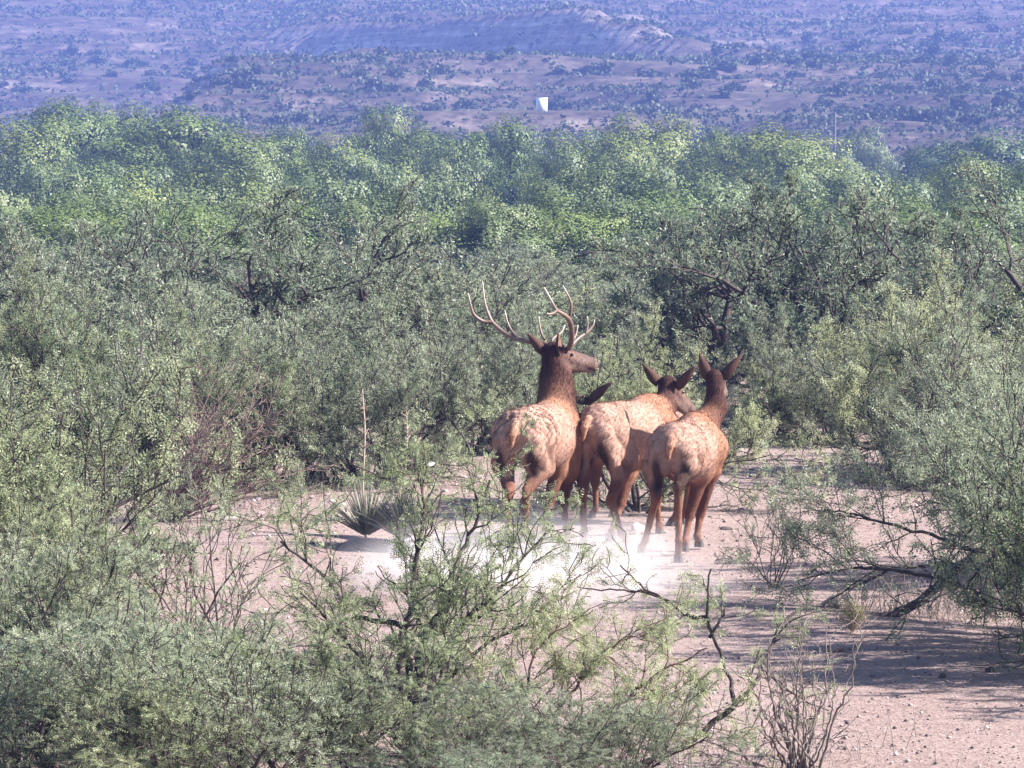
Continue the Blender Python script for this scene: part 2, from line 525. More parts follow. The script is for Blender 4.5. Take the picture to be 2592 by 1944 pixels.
def sample_twigs(rng, lv, count, lo=2, weights=None):
    P = []; D = []
    levels = list(range(lo, len(lv)))
    w = np.array([len(lv[l][0]) * (0.5 if l < len(lv) - 1 else 1.0) for l in levels], dtype=float)
    w /= w.sum()
    for l, ww in zip(levels, w):
        p, r, d = lv[l]
        c = int(count * ww)
        b = rng.integers(0, len(p), c); f = rng.uniform(0.1, 1, c) * (p.shape[1] - 1)
        i = np.minimum(f.astype(int), p.shape[1] - 2); fr = (f - i)[:, None]
        P.append(p[b, i] * (1 - fr) + p[b, i + 1] * fr); D.append(d[b, i])
    return np.concatenate(P), np.concatenate(D)

def quads(C, A, Bv, tint):
    """diamond-ish leaf quads: centre C, half-axes A (length) and Bv (width)"""
    V = np.stack([C - A, C + Bv - A * 0.15, C + A, C - Bv - A * 0.15], 1).reshape(-1, 3)
    Fq = np.arange(len(C) * 4).reshape(-1, 4)
    return V, Fq, np.repeat(tint, 4)

def fronds(rng, P, D, L, pairs, ll, lw, tint, droop=0.15):
    """feathery compound leaves: 'pairs' leaflet pairs along a short rachis"""
    K = len(P)
    rd = unit(D * 0.6 + rng.normal(0, 0.6, (K, 3)) + np.array([0, 0, -droop]))
    up = unit(np.cross(rd, rng.normal(0, 1, (K, 3))))
    nrm = np.cross(rd, up)
    Ls = L * rng.uniform(0.65, 1.25, K)
    Cs = []; As = []; Bs = []; Ts = []
    for j in range(pairs):
        t = (j + 0.6) / pairs
        for s in (-1, 1):
            ax = unit(rd * 0.45 + up * s + nrm * rng.normal(0, 0.25, (K, 1)))
            l = ll * (1 - 0.35 * abs(t - 0.45)) * rng.uniform(0.8, 1.2, (K, 1))
            c = P + rd * (t * Ls)[:, None] + ax * l * 0.5
            Cs.append(c); As.append(ax * l * 0.5)
            Bs.append(unit(np.cross(ax, nrm + rng.normal(0, 0.3, (K, 3)))) * lw * 0.5)
            Ts.append(tint + rng.normal(0, 0.08, K))
    return quads(np.concatenate(Cs), np.concatenate(As), np.concatenate(Bs), np.clip(np.concatenate(Ts), 0, 1))

def shrub_meshes(name, seed, H, R, lod, leaves, leaf_m, wood_m, nstem=7, spread=0.75, kids=(6, 5, 4), dense=None,
                 wig=0.24, trop=0.1, r0=0.04, first=0.25, open_=1.0, rmin=None, ratio=0.55):
    rng = np.random.default_rng(seed)
    lv = fit(skeleton(rng, nstem, spread, 4, wig, trop, kids=kids, r0=r0, first=first, open_=open_, ratio=ratio), H, R)
    wm = wood_mesh(name + '_wood', lv, wood_m, rmin if rmin else (0.0035, 0.005, 0.008)[lod])
    if not leaves:
        return wm, None
    P, D = sample_twigs(rng, lv, leaves, 2 if lod < 2 else 2)
    # tint follows clumps of younger and older foliage, not light
    tint = np.clip(0.5 + 0.55 * fbm(P[:, 0] * 2.2 + 7 * seed, P[:, 1] * 2.2 + P[:, 2] * 1.7, seed, 2) + rng.normal(0, 0.16, len(P)), 0, 1)
    acc = Acc()
    if lod == 0:
        acc.add(*fronds(rng, P, D, 0.085, 6, 0.021, 0.0075, tint))
    elif lod == 1:
        acc.add(*fronds(rng, P, D, 0.09, 3, 0.036, 0.0105, tint))
    else:
        acc.add(*fronds(rng, P, D, 0.11, 1, 0.072, 0.022, tint))
    return wm, acc.mesh(name + '_foliage', leaf_m)

def place_shrub(name, meshes, x, y, rz, scale, label, cat, group=None, sz=None, tiltz=0.0, wood_name='branches'):
    root = empty(name, (x, y, gzf(x, y) - 0.01 + tiltz), rz)
    root.scale = (scale, scale, sz if sz else scale)
    tag(root, label, cat, group)
    obj(wood_name, meshes[0], root)
    if meshes[1]:
        obj('foliage', meshes[1], root)
    return root

# ------------------------------------------------------------------ mid-distance mesquite thicket
R_ = random.Random(11)
L2 = [shrub_meshes('thicket_mesquite_%d' % i, 100 + i, 2.45, 2.6, 2, 22000, (M_MESQ, M_MESQ3, M_MESQ2, M_MESQ3)[i], M_BARK,
                   nstem=(10, 8, 11, 9)[i], spread=(0.85, 0.75, 0.95, 0.9)[i], r0=0.020, kids=(7, 6, 5), first=0.15) for i in range(3)]
G_TH = 'mesquites of the far thicket'
def thicket():
    n = 0
    for Y, step, hs in ((57, 3.0, 0.92), (64, 3.1, 0.93), (72, 3.3, 0.88), (81, 3.5, 0.80), (91, 3.8, 0.74), (103, 4.2, 0.70)):
        half = 0.136 * Y + 3.0
        x = -half + R_.uniform(0, 1.5)
        while x < half:
            px = PW / 2 + x / Y * FPX
            y = Y + R_.uniform(-2.6, 2.6)
            skip = False
            if Y < 60 and 1150 < px < 2100: skip = True
            if Y < 60 and px < 1150 and R_.random() < 0.15: skip = True
            if Y == 64 and 1500 < px < 2450: skip = True          # room for the large dark mesquites built below
            if not skip:
                sc = hs * R_.uniform(0.8, 1.12)
                kind = R_.choice((0, 1, 1, 2))
                place_shrub('mesquite_bush', L2[kind], x, y, R_.uniform(0, 6.28), max(sc, 0.85) * 1.05,
                            'grey-green mesquite bush in the dense thicket between the clearing and the riverside trees',
                            'bush', G_TH, sz=sc * R_.uniform(0.85, 1.0))
                n += 1
            x += step * R_.uniform(0.75, 1.2)
thicket()

# taller bare-topped mesquites that rise out of the thicket
rngm = [shrub_meshes('tall_mesquite_%d' % i, 140 + i, 3.35, 2.9, 2, 15000, M_MESQ3, M_BARK, nstem=6, spread=0.62, r0=0.03,
                     kids=(6, 5, 5), wig=0.28, open_=0.9, rmin=0.010) for i in range(2)]
for px, Y, k, s, lab in ((610, 60, 0, 0.97, 'tall mesquite with bare dark twigs above its crown behind the yucca stalks'),
                         (990, 63, 1, 0.93, 'mesquite with a fan of bare black branches at its top left of the antlers'),
                         (1790, 63, 1, 0.95, 'wide dark mesquite with arching black limbs behind the two ear-raised cow elk'),
                         (2100, 61, 0, 1.02, 'tallest dark mesquite with forked upright limbs behind the right-hand clearing'),
                         (2440, 58, 1, 0.98, 'dark mesquite with one thick crooked limb beside the tallest mesquite'),
                         (10, 62, 0, 0.85, 'dark-branched mesquite at the far end of the thicket')):
    place_shrub('mesquite_tree', rngm[k], (px - PW / 2) / FPX * Y, Y, px * 0.37, s * 1.05, lab, 'tree', sz=s)

# ------------------------------------------------------------------ bushes round the clearing
L1 = [shrub_meshes('clearing_mesquite_%d' % i, 200 + i, 2.1, 1.9, 1, 13000, (M_MESQ, M_MESQ2, M_MESQ)[i], M_BARK,
                   nstem=(9, 8, 10)[i], spread=(0.8, 0.7, 0.9)[i], r0=0.016, kids=(7, 6, 5), first=0.12) for i in range(2)]
def at(px, py):
    return GP(px, py)
CLEAR = [
    (960, 1222, 0, 0.98, 0.98, 'dome-shaped green mesquite with fanned stems behind the two yucca stalks'),
    (690, 1215, 2, 0.95, 0.95, 'dense mesquite between the red-stemmed dead shrub and the fan-stemmed mesquite'),
    (500, 1235, 1, 0.95, 0.95, 'mesquite standing behind the red-stemmed dead shrub'),
    (250, 1190, 0, 1.1, 1.1, 'large mesquite behind the pale feathery bush at the clearing side'),
    (60, 1210, 1, 1.1, 1.15, 'tall pale mesquite at the outer edge of the clearing'),
    (1190, 1150, 2, 0.85, 0.85, 'mesquite behind the antlered bull elk'),
    (1620, 1298, 1, 0.92, 0.93, 'yellow-green mesquite on a dark forked trunk behind the cow elk'),
    (1400, 1150, 2, 0.80, 0.9, 'mesquite seen past the head of the bull elk'),
    (1960, 1110, 1, 0.72, 0.6, 'low mesquite beside the neck of the straight-necked cow elk'),
    (2330, 1195, 1, 1.16, 1.1, 'broad pale green mesquite on the far side of the right-hand clearing'),
    (2560, 1230, 0, 1.05, 1.05, 'mesquite overlapping the broad pale green mesquite'),
    (2130, 1120, 2, 0.85, 0.85, 'small mesquite under the tallest dark mesquite'),
    (-40, 1480, 2, 1.12, 1.12, 'pale feathery mesquite leaning over the left of the clearing'),
    (-60, 1600, 1, 1.08, 1.1, 'shaded mesquite below the pale feathery mesquite'),
]
for i, (px, py, k, s, sz, lab) in enumerate(CLEAR):
    x, y = at(px, py)
    place_shrub('mesquite_bush', L1[k % 2], x, y, i * 1.3, s, lab, 'bush', sz=sz)

# ------------------------------------------------------------------ foreground bushes
L0 = [shrub_meshes('near_mesquite_%d' % i, 300 + i, 1.75, 1.35, 0, (5600, 5000, 5600)[i], (M_MESQ, M_MESQ2, M_MESQ)[i], M_BARK,
                   nstem=(7, 6, 8)[i], spread=(0.6, 0.55, 0.75)[i], r0=0.013, kids=(7, 6, 4), first=0.15) for i in range(2)]
sparse = shrub_meshes('sparse_mesquite', 321, 1.6, 0.85, 0, 760, M_MESQ, M_BARK, nstem=9, spread=0.32, r0=0.012, kids=(4, 3, 2), first=0.35, open_=0.7)
NEAR = [
    (120, 2110, 0, 0.95, 0.62, 'low leafy mesquite filling the lower thicket at its outer end'),
    (400, 2150, 1, 0.95, 0.60, 'low leafy mesquite between the dark green mesquite and its outer neighbours'),
    (300, 2030, 0, 0.9, 0.66, 'leafy mesquite in the lower thicket, left of the upright black-stemmed mesquite'),
    (20, 1980, 2, 0.95, 0.85, 'leafy mesquite at the outer end of the lower thicket'),
    (560, 2120, 2, 0.95, 0.72, 'dark green mesquite in the lower thicket below the thin upright sapling'),
    (780, 2060, 1, 0.85, 0.64, 'mesquite packed against the upright black-stemmed mesquite'),
    (110, 1800, 1, 1.0, 0.85, 'mesquite in the lower thicket under the pale feathery mesquite'),
    (430, 1890, 0, 0.80, 0.48, 'low mesquite behind the dark green mesquite of the lower thicket'),
    (650, 1900, 1, 0.72, 0.40, 'low mesquite at the near side of the thin upright sapling'),
    (850, 1900, 2, 0.72, 0.40, 'low mesquite behind the stems of the upright black-stemmed mesquite'),
    (1230, 2040, 2, 0.75, 0.40, 'low spreading mesquite in front of the dust cloud'),
    (1480, 2030, 0, 0.72, 0.46, 'mesquite with long arching sprays beside the forked dead branch'),
    (1060, 2150, 0, 0.90, 0.34, 'low mesquite at the foot of the upright black-stemmed mesquite'),
]
for i, (px, py, k, s, sz, lab) in enumerate(NEAR):
    x, y = at(px, py)
    place_shrub('mesquite_bush', L0[k % 2], x, y, i * 1.9 + 0.5, s, lab, 'bush', sz=sz)
x, y = at(500, 1690)
place_shrub('mesquite_sapling', sparse, x, y, 0.4, 1.0, 'thin upright mesquite sapling with sparse leaves on bare pale ground', 'sapling')
x, y = at(1960, 1480)
place_shrub('mesquite_sapling', sparse, x, y, 2.0, 0.6, 'low sparse mesquite sapling beside the shaded leaning trunk', 'sapling')

def traced_shrub(name, stems, seed, leaves, label, cat, leaf_m=M_MESQ, wood_m=M_BARK, kids=(6, 4), lod=0, gauge=0.62, L_=(0.42, 0.2), wood_name='branches'):
    """shrub whose main limbs follow measured limb lines; side shoots and leaves grow from them"""
    rng = np.random.default_rng(seed)
    base = Vector(stems[0][0][0])
    root = empty(name, base)
    tag(root, label, cat)
    acc = Acc()
    lvl = []
    for pts, r0, r1 in stems:
        P = catmull([Vector(p) - base for p in pts], 5)
        n = len(P)
        P[1:-1] += rng.normal(0, 0.006, (n - 2, 3))
        rad = np.linspace(r0, r1, n)
        v, f = tubes(P[None], rad[None], 7)
        acc.add(v, f)
        lvl.append((P, rad))
    allP = []; allD = []
    Pst = []; Dst = []; Ls = []; Rs = []
    for P, rad in lvl:
        d = unit(np.gradient(P, axis=0))
        L = np.linalg.norm(np.diff(P, axis=0), axis=1).sum()
        nk = max(3, int(kids[0] * L))
        for t in rng.uniform(0.3, 1.0, nk):
            i = int(t * (len(P) - 1))
            s = unit(np.cross(d[i], rng.normal(0, 1, 3)))
            a = rng.uniform(0.5, 1.0)
            Pst.append(P[i]); Dst.append(d[i] * np.cos(a) + s * np.sin(a) + np.array([0, 0, 0.15])); Ls.append(L_[0] * rng.uniform(0.5, 1.3)); Rs.append(min(rad[i] * 0.55, 0.008))
    for l in range(2):
        Pst = np.array(Pst); D = unit(np.array(Dst)); Ls = np.array(Ls); Rs = np.array(Rs)
        B, n = len(Pst), 7
        pts = np.zeros((B, n, 3)); pts[:, 0] = Pst; dirs = np.zeros((B, n, 3)); dirs[:, 0] = D
        d = D
        for k in range(1, n):
            d = unit(d + rng.normal(0, 0.24, (B, 3)) + np.array([0, 0, 0.05]))
            pts[:, k] = pts[:, k - 1] + d * (Ls / (n - 1))[:, None]; dirs[:, k] = d
        rad = np.maximum(Rs[:, None] * np.linspace(1, 0.3, n)[None], 0.0028)
        v, f = tubes(pts, rad, 4)
        acc.add(v, f)
        allP.append(pts); allD.append(dirs)
        if l == 0:
            bi = np.repeat(np.arange(B), kids[1])
            ii = rng.integers(1, n, len(bi))
            pd = dirs[bi, ii]
            s = unit(np.cross(pd, rng.normal(0, 1, (len(bi), 3))))
            a = rng.uniform(0.5, 1.05, len(bi))[:, None]
            Pst = pts[bi, ii]; Dst = pd * np.cos(a) + s * np.sin(a); Ls = L_[1] * rng.uniform(0.5, 1.4, len(bi)); Rs = rad[bi, ii] * 0.7
    obj(wood_name, acc.mesh(name + '_wood', wood_m, True), root)
    if leaves:
        lvx = [(p, None, d) for p, d in zip(allP, allD)]
        P, D = sample_twigs(rng, lvx, leaves, 0)
        tint = np.clip(0.55 + 0.5 * fbm(P[:, 0] * 3, P[:, 1] * 3 + P[:, 2] * 2, seed, 2) + rng.normal(0, 0.15, len(P)), 0, 1)
        a2 = Acc()
        if lod == 0:
            a2.add(*fronds(rng, P, D, 0.085, 6, 0.021, 0.0075, tint))
        else:
            a2.add(*fronds(rng, P, D, 0.09, 3, 0.036, 0.0105, tint))
        obj('foliage', a2.mesh(name + '_foliage', leaf_m), root)
    return root

def tr(Y, *pp):
    """limb line: (px, py[, dY]) measurements round distance Y"""
    return [W3(p[0], p[1], Y + (p[2] if len(p) > 2 else 0)) for p in pp]

def based(Y, *pp):
    l = tr(Y, *pp)
    l[0].z = gzf(l[0].x, l[0].y) - 0.02
    return l

# the upright black-stemmed mesquite before the dust
Yc = 26.0
b0 = (1040, 1925)
traced_shrub('mesquite_bush', [
    (based(Yc, b0, (1052, 1800), (1062, 1670), (1082, 1600), (1120, 1540), (1150, 1440, .2), (1200, 1330, .3), (1240, 1215, .3)), 0.042, 0.008),
    (based(Yc, b0, (1045, 1800, .1), (1030, 1660, .2), (1010, 1580, .2), (900, 1560, .3), (820, 1460, .4), (710, 1370, .5)), 0.034, 0.007),
    (based(Yc, b0, (1020, 1820, -.1), (1018, 1620, -.1), (1040, 1540, -.1), (1055, 1400, -.2), (1075, 1300, -.2), (1060, 1190, -.2)), 0.032, 0.007),
    (based(Yc, b0, (1075, 1850, .2), (1090, 1780, .3), (1190, 1660, .3), (1290, 1600, .3), (1420, 1560, .3)), 0.026, 0.006),
    (based(Yc, b0, (1100, 1700, -.2), (1170, 1580, -.3), (1250, 1510, -.3), (1310, 1430, -.3), (1400, 1330, -.3)), 0.022, 0.006),
    (based(Yc, b0, (990, 1850, -.3), (960, 1740, -.4), (880, 1620, -.4), (820, 1560, -.5), (760, 1500, -.5)), 0.02, 0.006),
    (based(Yc, b0, (1060, 1820, -.3), (1110, 1720, -.5), (1130, 1600, -.6), (1140, 1480, -.6)), 0.014, 0.005),
], 401, 4600, 'upright black-stemmed mesquite with airy green sprays before the dust cloud', 'bush', M_MESQ2, L_=(0.5, 0.22), kids=(10, 4))

# the sprays to its right
Yd = 25.2
b1 = (1330, 2010)
traced_shrub('mesquite_bush', [
    (based(Yd, b1, (1430, 1880), (1560, 1790), (1620, 1740), (1700, 1690), (1790, 1640)), 0.018, 0.005),
    (based(Yd, b1, (1380, 1850, .2), (1440, 1760, .3), (1520, 1670, .4), (1600, 1600, .4)), 0.015, 0.005),
    (based(Yd, b1, (1330, 1850, .1), (1330, 1760, .1), (1360, 1650, .2), (1420, 1580, .3)), 0.014, 0.005),
    (based(Yd, b1, (1490, 1900, -.2), (1620, 1850, -.3), (1740, 1830, -.3)), 0.014, 0.005),
    (based(Yd, b1, (1270, 1880, .1), (1230, 1790, .2), (1210, 1700, .2)), 0.016, 0.006),
], 402, 2600, 'spreading mesquite with red-brown arching sprays between the dust and the dead branches', 'bush', M_MESQ2, M_BARK_RED, kids=(9, 4))

# forked dead branch with a few leaves
Ye = 25.6
b2 = (1560, 2000)
traced_shrub('dead_branch', [
    (based(Ye, b2, (1720, 1890), (1850, 1790), (1910, 1730), (1950, 1640, .2), (1985, 1570, .3), (2060, 1520, .4)), 0.026, 0.007),
    (tr(Ye, (1860, 1782), (1840, 1690, .1), (1800, 1600, .2), (1790, 1530, .2), (1800, 1440, .2)), 0.016, 0.006),
    (tr(Ye, (1792, 1560, .2), (1740, 1560, .3), (1690, 1520, .3), (1620, 1480, .4), (1570, 1430, .4)), 0.012, 0.005),
    (tr(Ye, (1720, 1545, .3), (1640, 1500, .4), (1560, 1495, .4), (1460, 1485, .4)), 0.010, 0.004),
    (tr(Ye, (1795, 1615, .2), (1830, 1560, .2), (1835, 1540, .2)), 0.012, 0.005),
    (tr(Ye, (1930, 1690, .1), (2010, 1760, .2), (2100, 1800, .3)), 0.010, 0.004),
], 403, 320, 'forked black dead branch rising over the sprays with only a few leaves', 'branch', M_MESQ2, M_BARK, kids=(3, 2), L_=(0.3, 0.13))

# dead twig shrub
def twig_shrub(name, x, y, seed, n, H, lean, label, mat, leaves=0, spread=0.5, r=0.009):
    rng = np.random.default_rng(seed)
    stems = []
    z0 = gzf(x, y) - 0.02
    for i in range(n):
        a = rng.uniform(0, 6.283); e = abs(rng.normal(0, spread)) + 0.1
        d = np.array([math.cos(a) * math.sin(e), math.sin(a) * math.sin(e), math.cos(e)]) + np.array(lean)
        d /= np.linalg.norm(d)
        l = H * rng.uniform(0.55, 1.15)
        p = np.array([x, y, z0]) + np.array([rng.normal(0, 0.05), rng.normal(0, 0.05), 0])
        if i == 0: p = np.array([x, y, z0])
        pts = [p]
        for k in range(4):
            d = unit(d + rng.normal(0, 0.17, 3)); pts.append(pts[-1] + d * l / 4)
            pts[-1][2] = max(pts[-1][2], z0 + 0.05)
        stems.append(([Vector(q) for q in pts], r * rng.uniform(0.7, 1.4), 0.003))
    return traced_shrub(name, stems, seed, leaves, label, 'shrub', M_MESQ2, mat, kids=(4, 2), L_=(0.26, 0.12))
x, y = at(2030, 1950)
twig_shrub('dead_shrub', x, y, 501, 26, 0.95, (0.0, 0, 0.1), 'leafless brown twiggy shrub on bare ground beside the forked dead branch', M_BARK_DEAD, 60, 0.62)
x, y = at(420, 1330)
twig_shrub('dead_shrub', x, y, 502, 70, 1.75, (0.8, -0.1, 0.1), 'leaning shrub of reddish brown dead stems at the thicket edge', M_BARK_RUST, 150, 0.45, 0.010)
x, y = at(2250, 1215)
twig_shrub('dead_shrub', x, y, 503, 12, 0.7, (0, 0, 0.3), 'small bare twiggy shrub below the broad pale green mesquite', M_BARK_DEAD, 60, 0.4, 0.007)

# leaning mesquite at the right of the clearing
Yr = 33.6
traced_shrub('mesquite_tree', [
    (based(Yr, (2230, 1585), (2290, 1545), (2370, 1490), (2450, 1420), (2530, 1355), (2620, 1280), (2720, 1200)), 0.045, 0.03),
    (tr(Yr, (2400, 1465), (2300, 1450, .2), (2220, 1440, .3), (2140, 1440, .4), (2020, 1470, .5)), 0.022, 0.006),
    (tr(Yr, (2480, 1400), (2380, 1360, .3), (2260, 1330, .5), (2160, 1300, .6), (2080, 1290, .6)), 0.02, 0.006),
    (tr(Yr, (2540, 1345), (2460, 1250, .3), (2360, 1220, .4), (2270, 1240, .5)), 0.02, 0.006),
    (tr(Yr, (2550, 1335), (2520, 1250, -.3), (2470, 1150, -.5), (2400, 1080, -.6)), 0.02, 0.006),
    (tr(Yr, (2620, 1280), (2600, 1180, .2), (2560, 1090, .3), (2520, 1010, .3)), 0.02, 0.006),
    (tr(Yr, (2500, 1380), (2560, 1400, -.4), (2640, 1380, -.7)), 0.018, 0.006),
    (tr(Yr, (2640, 1260), (2680, 1160, .4), (2700, 1050, .6)), 0.02, 0.006),
    (tr(Yr, (2600, 1300), (2540, 1230, .6), (2450, 1170, 1.0), (2330, 1150, 1.2)), 0.018, 0.006),
    (tr(Yr, (2560, 1330), (2600, 1250, -.5), (2560, 1160, -.9), (2500, 1120, -1.1)), 0.018, 0.006),
], 601, 7000, 'mesquite on a thick black leaning trunk over its own shade at the clearing side', 'tree', M_MESQ, M_BARK, kids=(8, 5), lod=1, L_=(0.62, 0.3), wood_name='trunk')

# neighbours just beyond the frame whose shade reaches into it
for px, py, k, s in ((2850, 1640, 0, 1.0), (2790, 1470, 2, 1.1), (3050, 1720, 1, 1.0)):
    x, y = at(px, py)
    place_shrub('mesquite_bush', L1[k % 2], x, y, px, s, 'mesquite outside the clearing whose shade falls over the bare ground', 'bush', 'shade-giving mesquites beside the clearing')

# ------------------------------------------------------------------ riverside trees
def crown_tree(name, seed, H, Rw, leaf_m, nleaf, lsize, lobes):
    rng = np.random.default_rng(seed)
    acc = Acc()
    C = []
    for i in range(lobes):
        a = i * 2.399 + rng.uniform(-.4, .4); u = (i + .5) / lobes
        el_ = math.acos(1 - u * 0.95)                      # spread over the upper half of a dome
        rr = Rw * 0.66 * math.sin(el_) * rng.uniform(.8, 1.1)
        zc = H * (0.28 + 0.50 * math.cos(el_) * rng.uniform(.85, 1.08))
        C.append((rr * math.cos(a), rr * math.sin(a), zc, Rw * rng.uniform(0.30, 0.48)))
    C.append((0, 0, H * 0.78, Rw * 0.42))
    pts = []; tn = []; nr = []; no = []
    per = nleaf // len(C)
    for (cx, cy, cz, cr) in C:
        # each lobe is a cluster of smaller tufts on its surface
        nt = 22
        tv = unit(rng.normal(0, 1, (nt, 3))); tv[:, 2] = tv[:, 2] * 0.8 + 0.15
        tc_ = np.array([cx, cy, cz]) + unit(tv) * cr * rng.uniform(0.65, 1.0, (nt, 1)) * np.array([1, 1, 0.85])
        tr_ = cr * rng.uniform(0.25, 0.45, nt)
        b = rng.integers(0, nt, per)
        v = unit(rng.normal(0, 1, (per, 3))) * (rng.uniform(0.3, 1, (per, 1)) ** 0.4)
        pts.append(tc_[b] + v * tr_[b][:, None])
        nr.append(unit(v + 0.9 * unit(tc_[b] - np.array([cx, cy, cz])) + rng.normal(0, 0.22, (per, 3))))
        no.append(unit(0.8 * unit(pts[-1] - np.array([cx, cy, cz])) + 0.5 * v + np.array([0, 0, 0.15]) + rng.normal(0, 0.12, (per, 3))))
        lt = rng.uniform(0.3, 0.7, nt)
        tn.append(np.clip(lt[b] + rng.normal(0, 0.14, per), 0, 1))
    P = np.concatenate(pts); T = np.concatenate(tn)
    P[:, 2] = np.maximum(P[:, 2], 0.3)
    k = len(P)
    Nr = np.concatenate(nr); No = np.concatenate(no)
    A = unit(np.cross(Nr, rng.normal(0, 1, (k, 3)))); Bx = unit(np.cross(A, Nr))
    s = lsize * rng.uniform(0.6, 1.4, (k, 1))
    acc.add(*quads(P, A * s, Bx * s * 0.75, T))
    # trunk and limbs
    tw = Acc()
    main = catmull([(0, 0, -0.4), (rng.normal(0, .2), rng.normal(0, .2), H * 0.25), (rng.normal(0, .4), rng.normal(0, .4), H * 0.6)], 4)
    v, f = tubes(main[None], np.linspace(H * 0.03, H * 0.012, len(main))[None], 7); tw.add(v, f)
    for (cx, cy, cz, cr) in C:
        t = rng.uniform(0.25, 0.9); q = main[int(t * (len(main) - 1))]
        l = catmull([q, (q + np.array([cx, cy, cz])) / 2 + rng.normal(0, 0.3, 3), (cx, cy, cz)], 3)
        v, f = tubes(l[None], np.linspace(H * 0.012, H * 0.004, len(l))[None], 5); tw.add(v, f)
    cm = acc.mesh(name + '_crown', leaf_m, True)
    cm.normals_split_custom_set_from_vertices(np.repeat(No, 4, 0).tolist())     # leaves shade with the billow they sit on
    return tw.mesh(name + '_trunk', M_BARK_COTT, True), cm

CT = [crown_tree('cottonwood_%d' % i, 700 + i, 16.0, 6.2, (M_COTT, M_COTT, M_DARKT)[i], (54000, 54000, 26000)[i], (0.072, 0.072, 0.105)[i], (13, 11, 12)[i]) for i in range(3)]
WT = [crown_tree('willow_%d' % i, 720 + i, 12.0, 5.4, (M_WILL, M_COTT)[i], 50000, 0.061, (13, 15)[i]) for i in range(2)]

def place_tree(name, meshes, px, top_py, Y, base_h, wide, label, group=None, cat='tree', rz=0.0):
    x = (px - PW / 2) / FPX * Y
    z = gzf(x, Y)
    top = CAMZ - (top_py - HORIZON) / FPX * Y
    zs = np.array([v.co.z for v in meshes[1].vertices][::7]); base_h = float(np.percentile(zs, 99.9))
    s = (top - z) / base_h
    root = empty(name, (x, Y, z), rz)
    root.scale = (wide * 1.28, wide * 1.28, s)
    tag(root, label, cat, group)
    obj('trunk', meshes[0], root); obj('crown', meshes[1], root)

G_C = 'cottonwoods along the river'
G_W = 'willows before the cottonwoods'
LC = 'tall yellow-green cottonwood in the back row below the hazy hills'
LW = 'rounded soft green willow between the mesquite thicket and the cottonwoods'
R2 = random.Random(5)
back = [(30, 290, 285, 1.0, 1), (165, 250, 300, 1.15, 0), (330, 258, 310, 0.9, 1), (440, 272, 282, 1.3, 0), (590, 322, 276, 1.1, 0),
        (745, 318, 305, 0.7, 1), (860, 338, 285, 0.8, 1), (952, 264, 312, 0.62, 1), (1060, 318, 290, 1.0, 0), (1180, 330, 285, 0.8, 1),
        (1285, 296, 295, 0.85, 0), (1420, 322, 285, 0.7, 1), (1560, 332, 270, 0.75, 0), (1690, 292, 288, 1.1, 1), (1810, 326, 275, 0.7, 0),
        (1935, 316, 268, 1.35, 0), (2010, 352, 260, 0.8, 1)]
for i, (px, tp, Y, w, k) in enumerate(back):
    place_tree('cottonwood_tree', CT[k], px, tp, Y, 16.3, w, LC, G_C, rz=i * 1.7)
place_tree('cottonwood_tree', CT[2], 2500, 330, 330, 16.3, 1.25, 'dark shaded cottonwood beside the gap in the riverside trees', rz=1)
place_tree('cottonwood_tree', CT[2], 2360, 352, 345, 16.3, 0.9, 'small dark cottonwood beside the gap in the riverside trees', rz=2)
place_tree('cottonwood_tree', WT[0], 2180, 318, 400, 12.3, 0.8, 'pale distant cottonwood standing in the gap in front of the hill', rz=3)
place_tree('cottonwood_tree', WT[0], 2100, 355, 360, 12.3, 0.65, 'hazy low cottonwood in the gap beside the utility pole', rz=4)
place_tree('cottonwood_tree', CT[0], 2440, 388, 235, 16.3, 0.85, 'bright green cottonwood in front of the dark shaded cottonwood', rz=5)
place_tree('cottonwood_tree', CT[0], 2590, 415, 190, 16.3, 0.75, 'bright leafy cottonwood rising behind the dark right-hand mesquites', rz=6)
mid = [(60, 395, 235), (200, 400, 228), (330, 385, 236), (470, 415, 222), (640, 415, 222), (770, 388, 236), (900, 372, 240), (1010, 392, 230), (1130, 385, 236),
       (1270, 375, 236), (1400, 372, 232), (1520, 385, 226), (1640, 398, 222), (1760, 420, 218), (1880, 430, 214), (2010, 440, 210), (2300, 455, 220), (2480, 470, 210), (2150, 450, 215)]
for i, (px, tp, Y) in enumerate(mid):
    place_tree('willow_tree', WT[i % 2], px + R2.uniform(-15, 15), tp + R2.uniform(-8, 10), Y, 12.3, R2.uniform(0.75, 1.0), LW, G_W, rz=i * 2.1)
for i in range(17):
    px = -20 + i * 165 + R2.uniform(-30, 30)
    place_tree('willow_tree', WT[(i + 1) % 2 if i % 3 else 0], px, 440 + R2.uniform(-18, 22), 178 + R2.uniform(-8, 12), 12.3, R2.uniform(0.7, 0.95), LW, G_W, rz=i * 1.1)
for i in range(18):
    px = -40 + i * 158 + R2.uniform(-30, 30)
    place_tree('willow_tree', WT[i % 2], px, 492 + R2.uniform(-14, 18), 140 + R2.uniform(-6, 8), 12.3, R2.uniform(0.6, 0.8), LW, G_W, rz=i * 0.7)

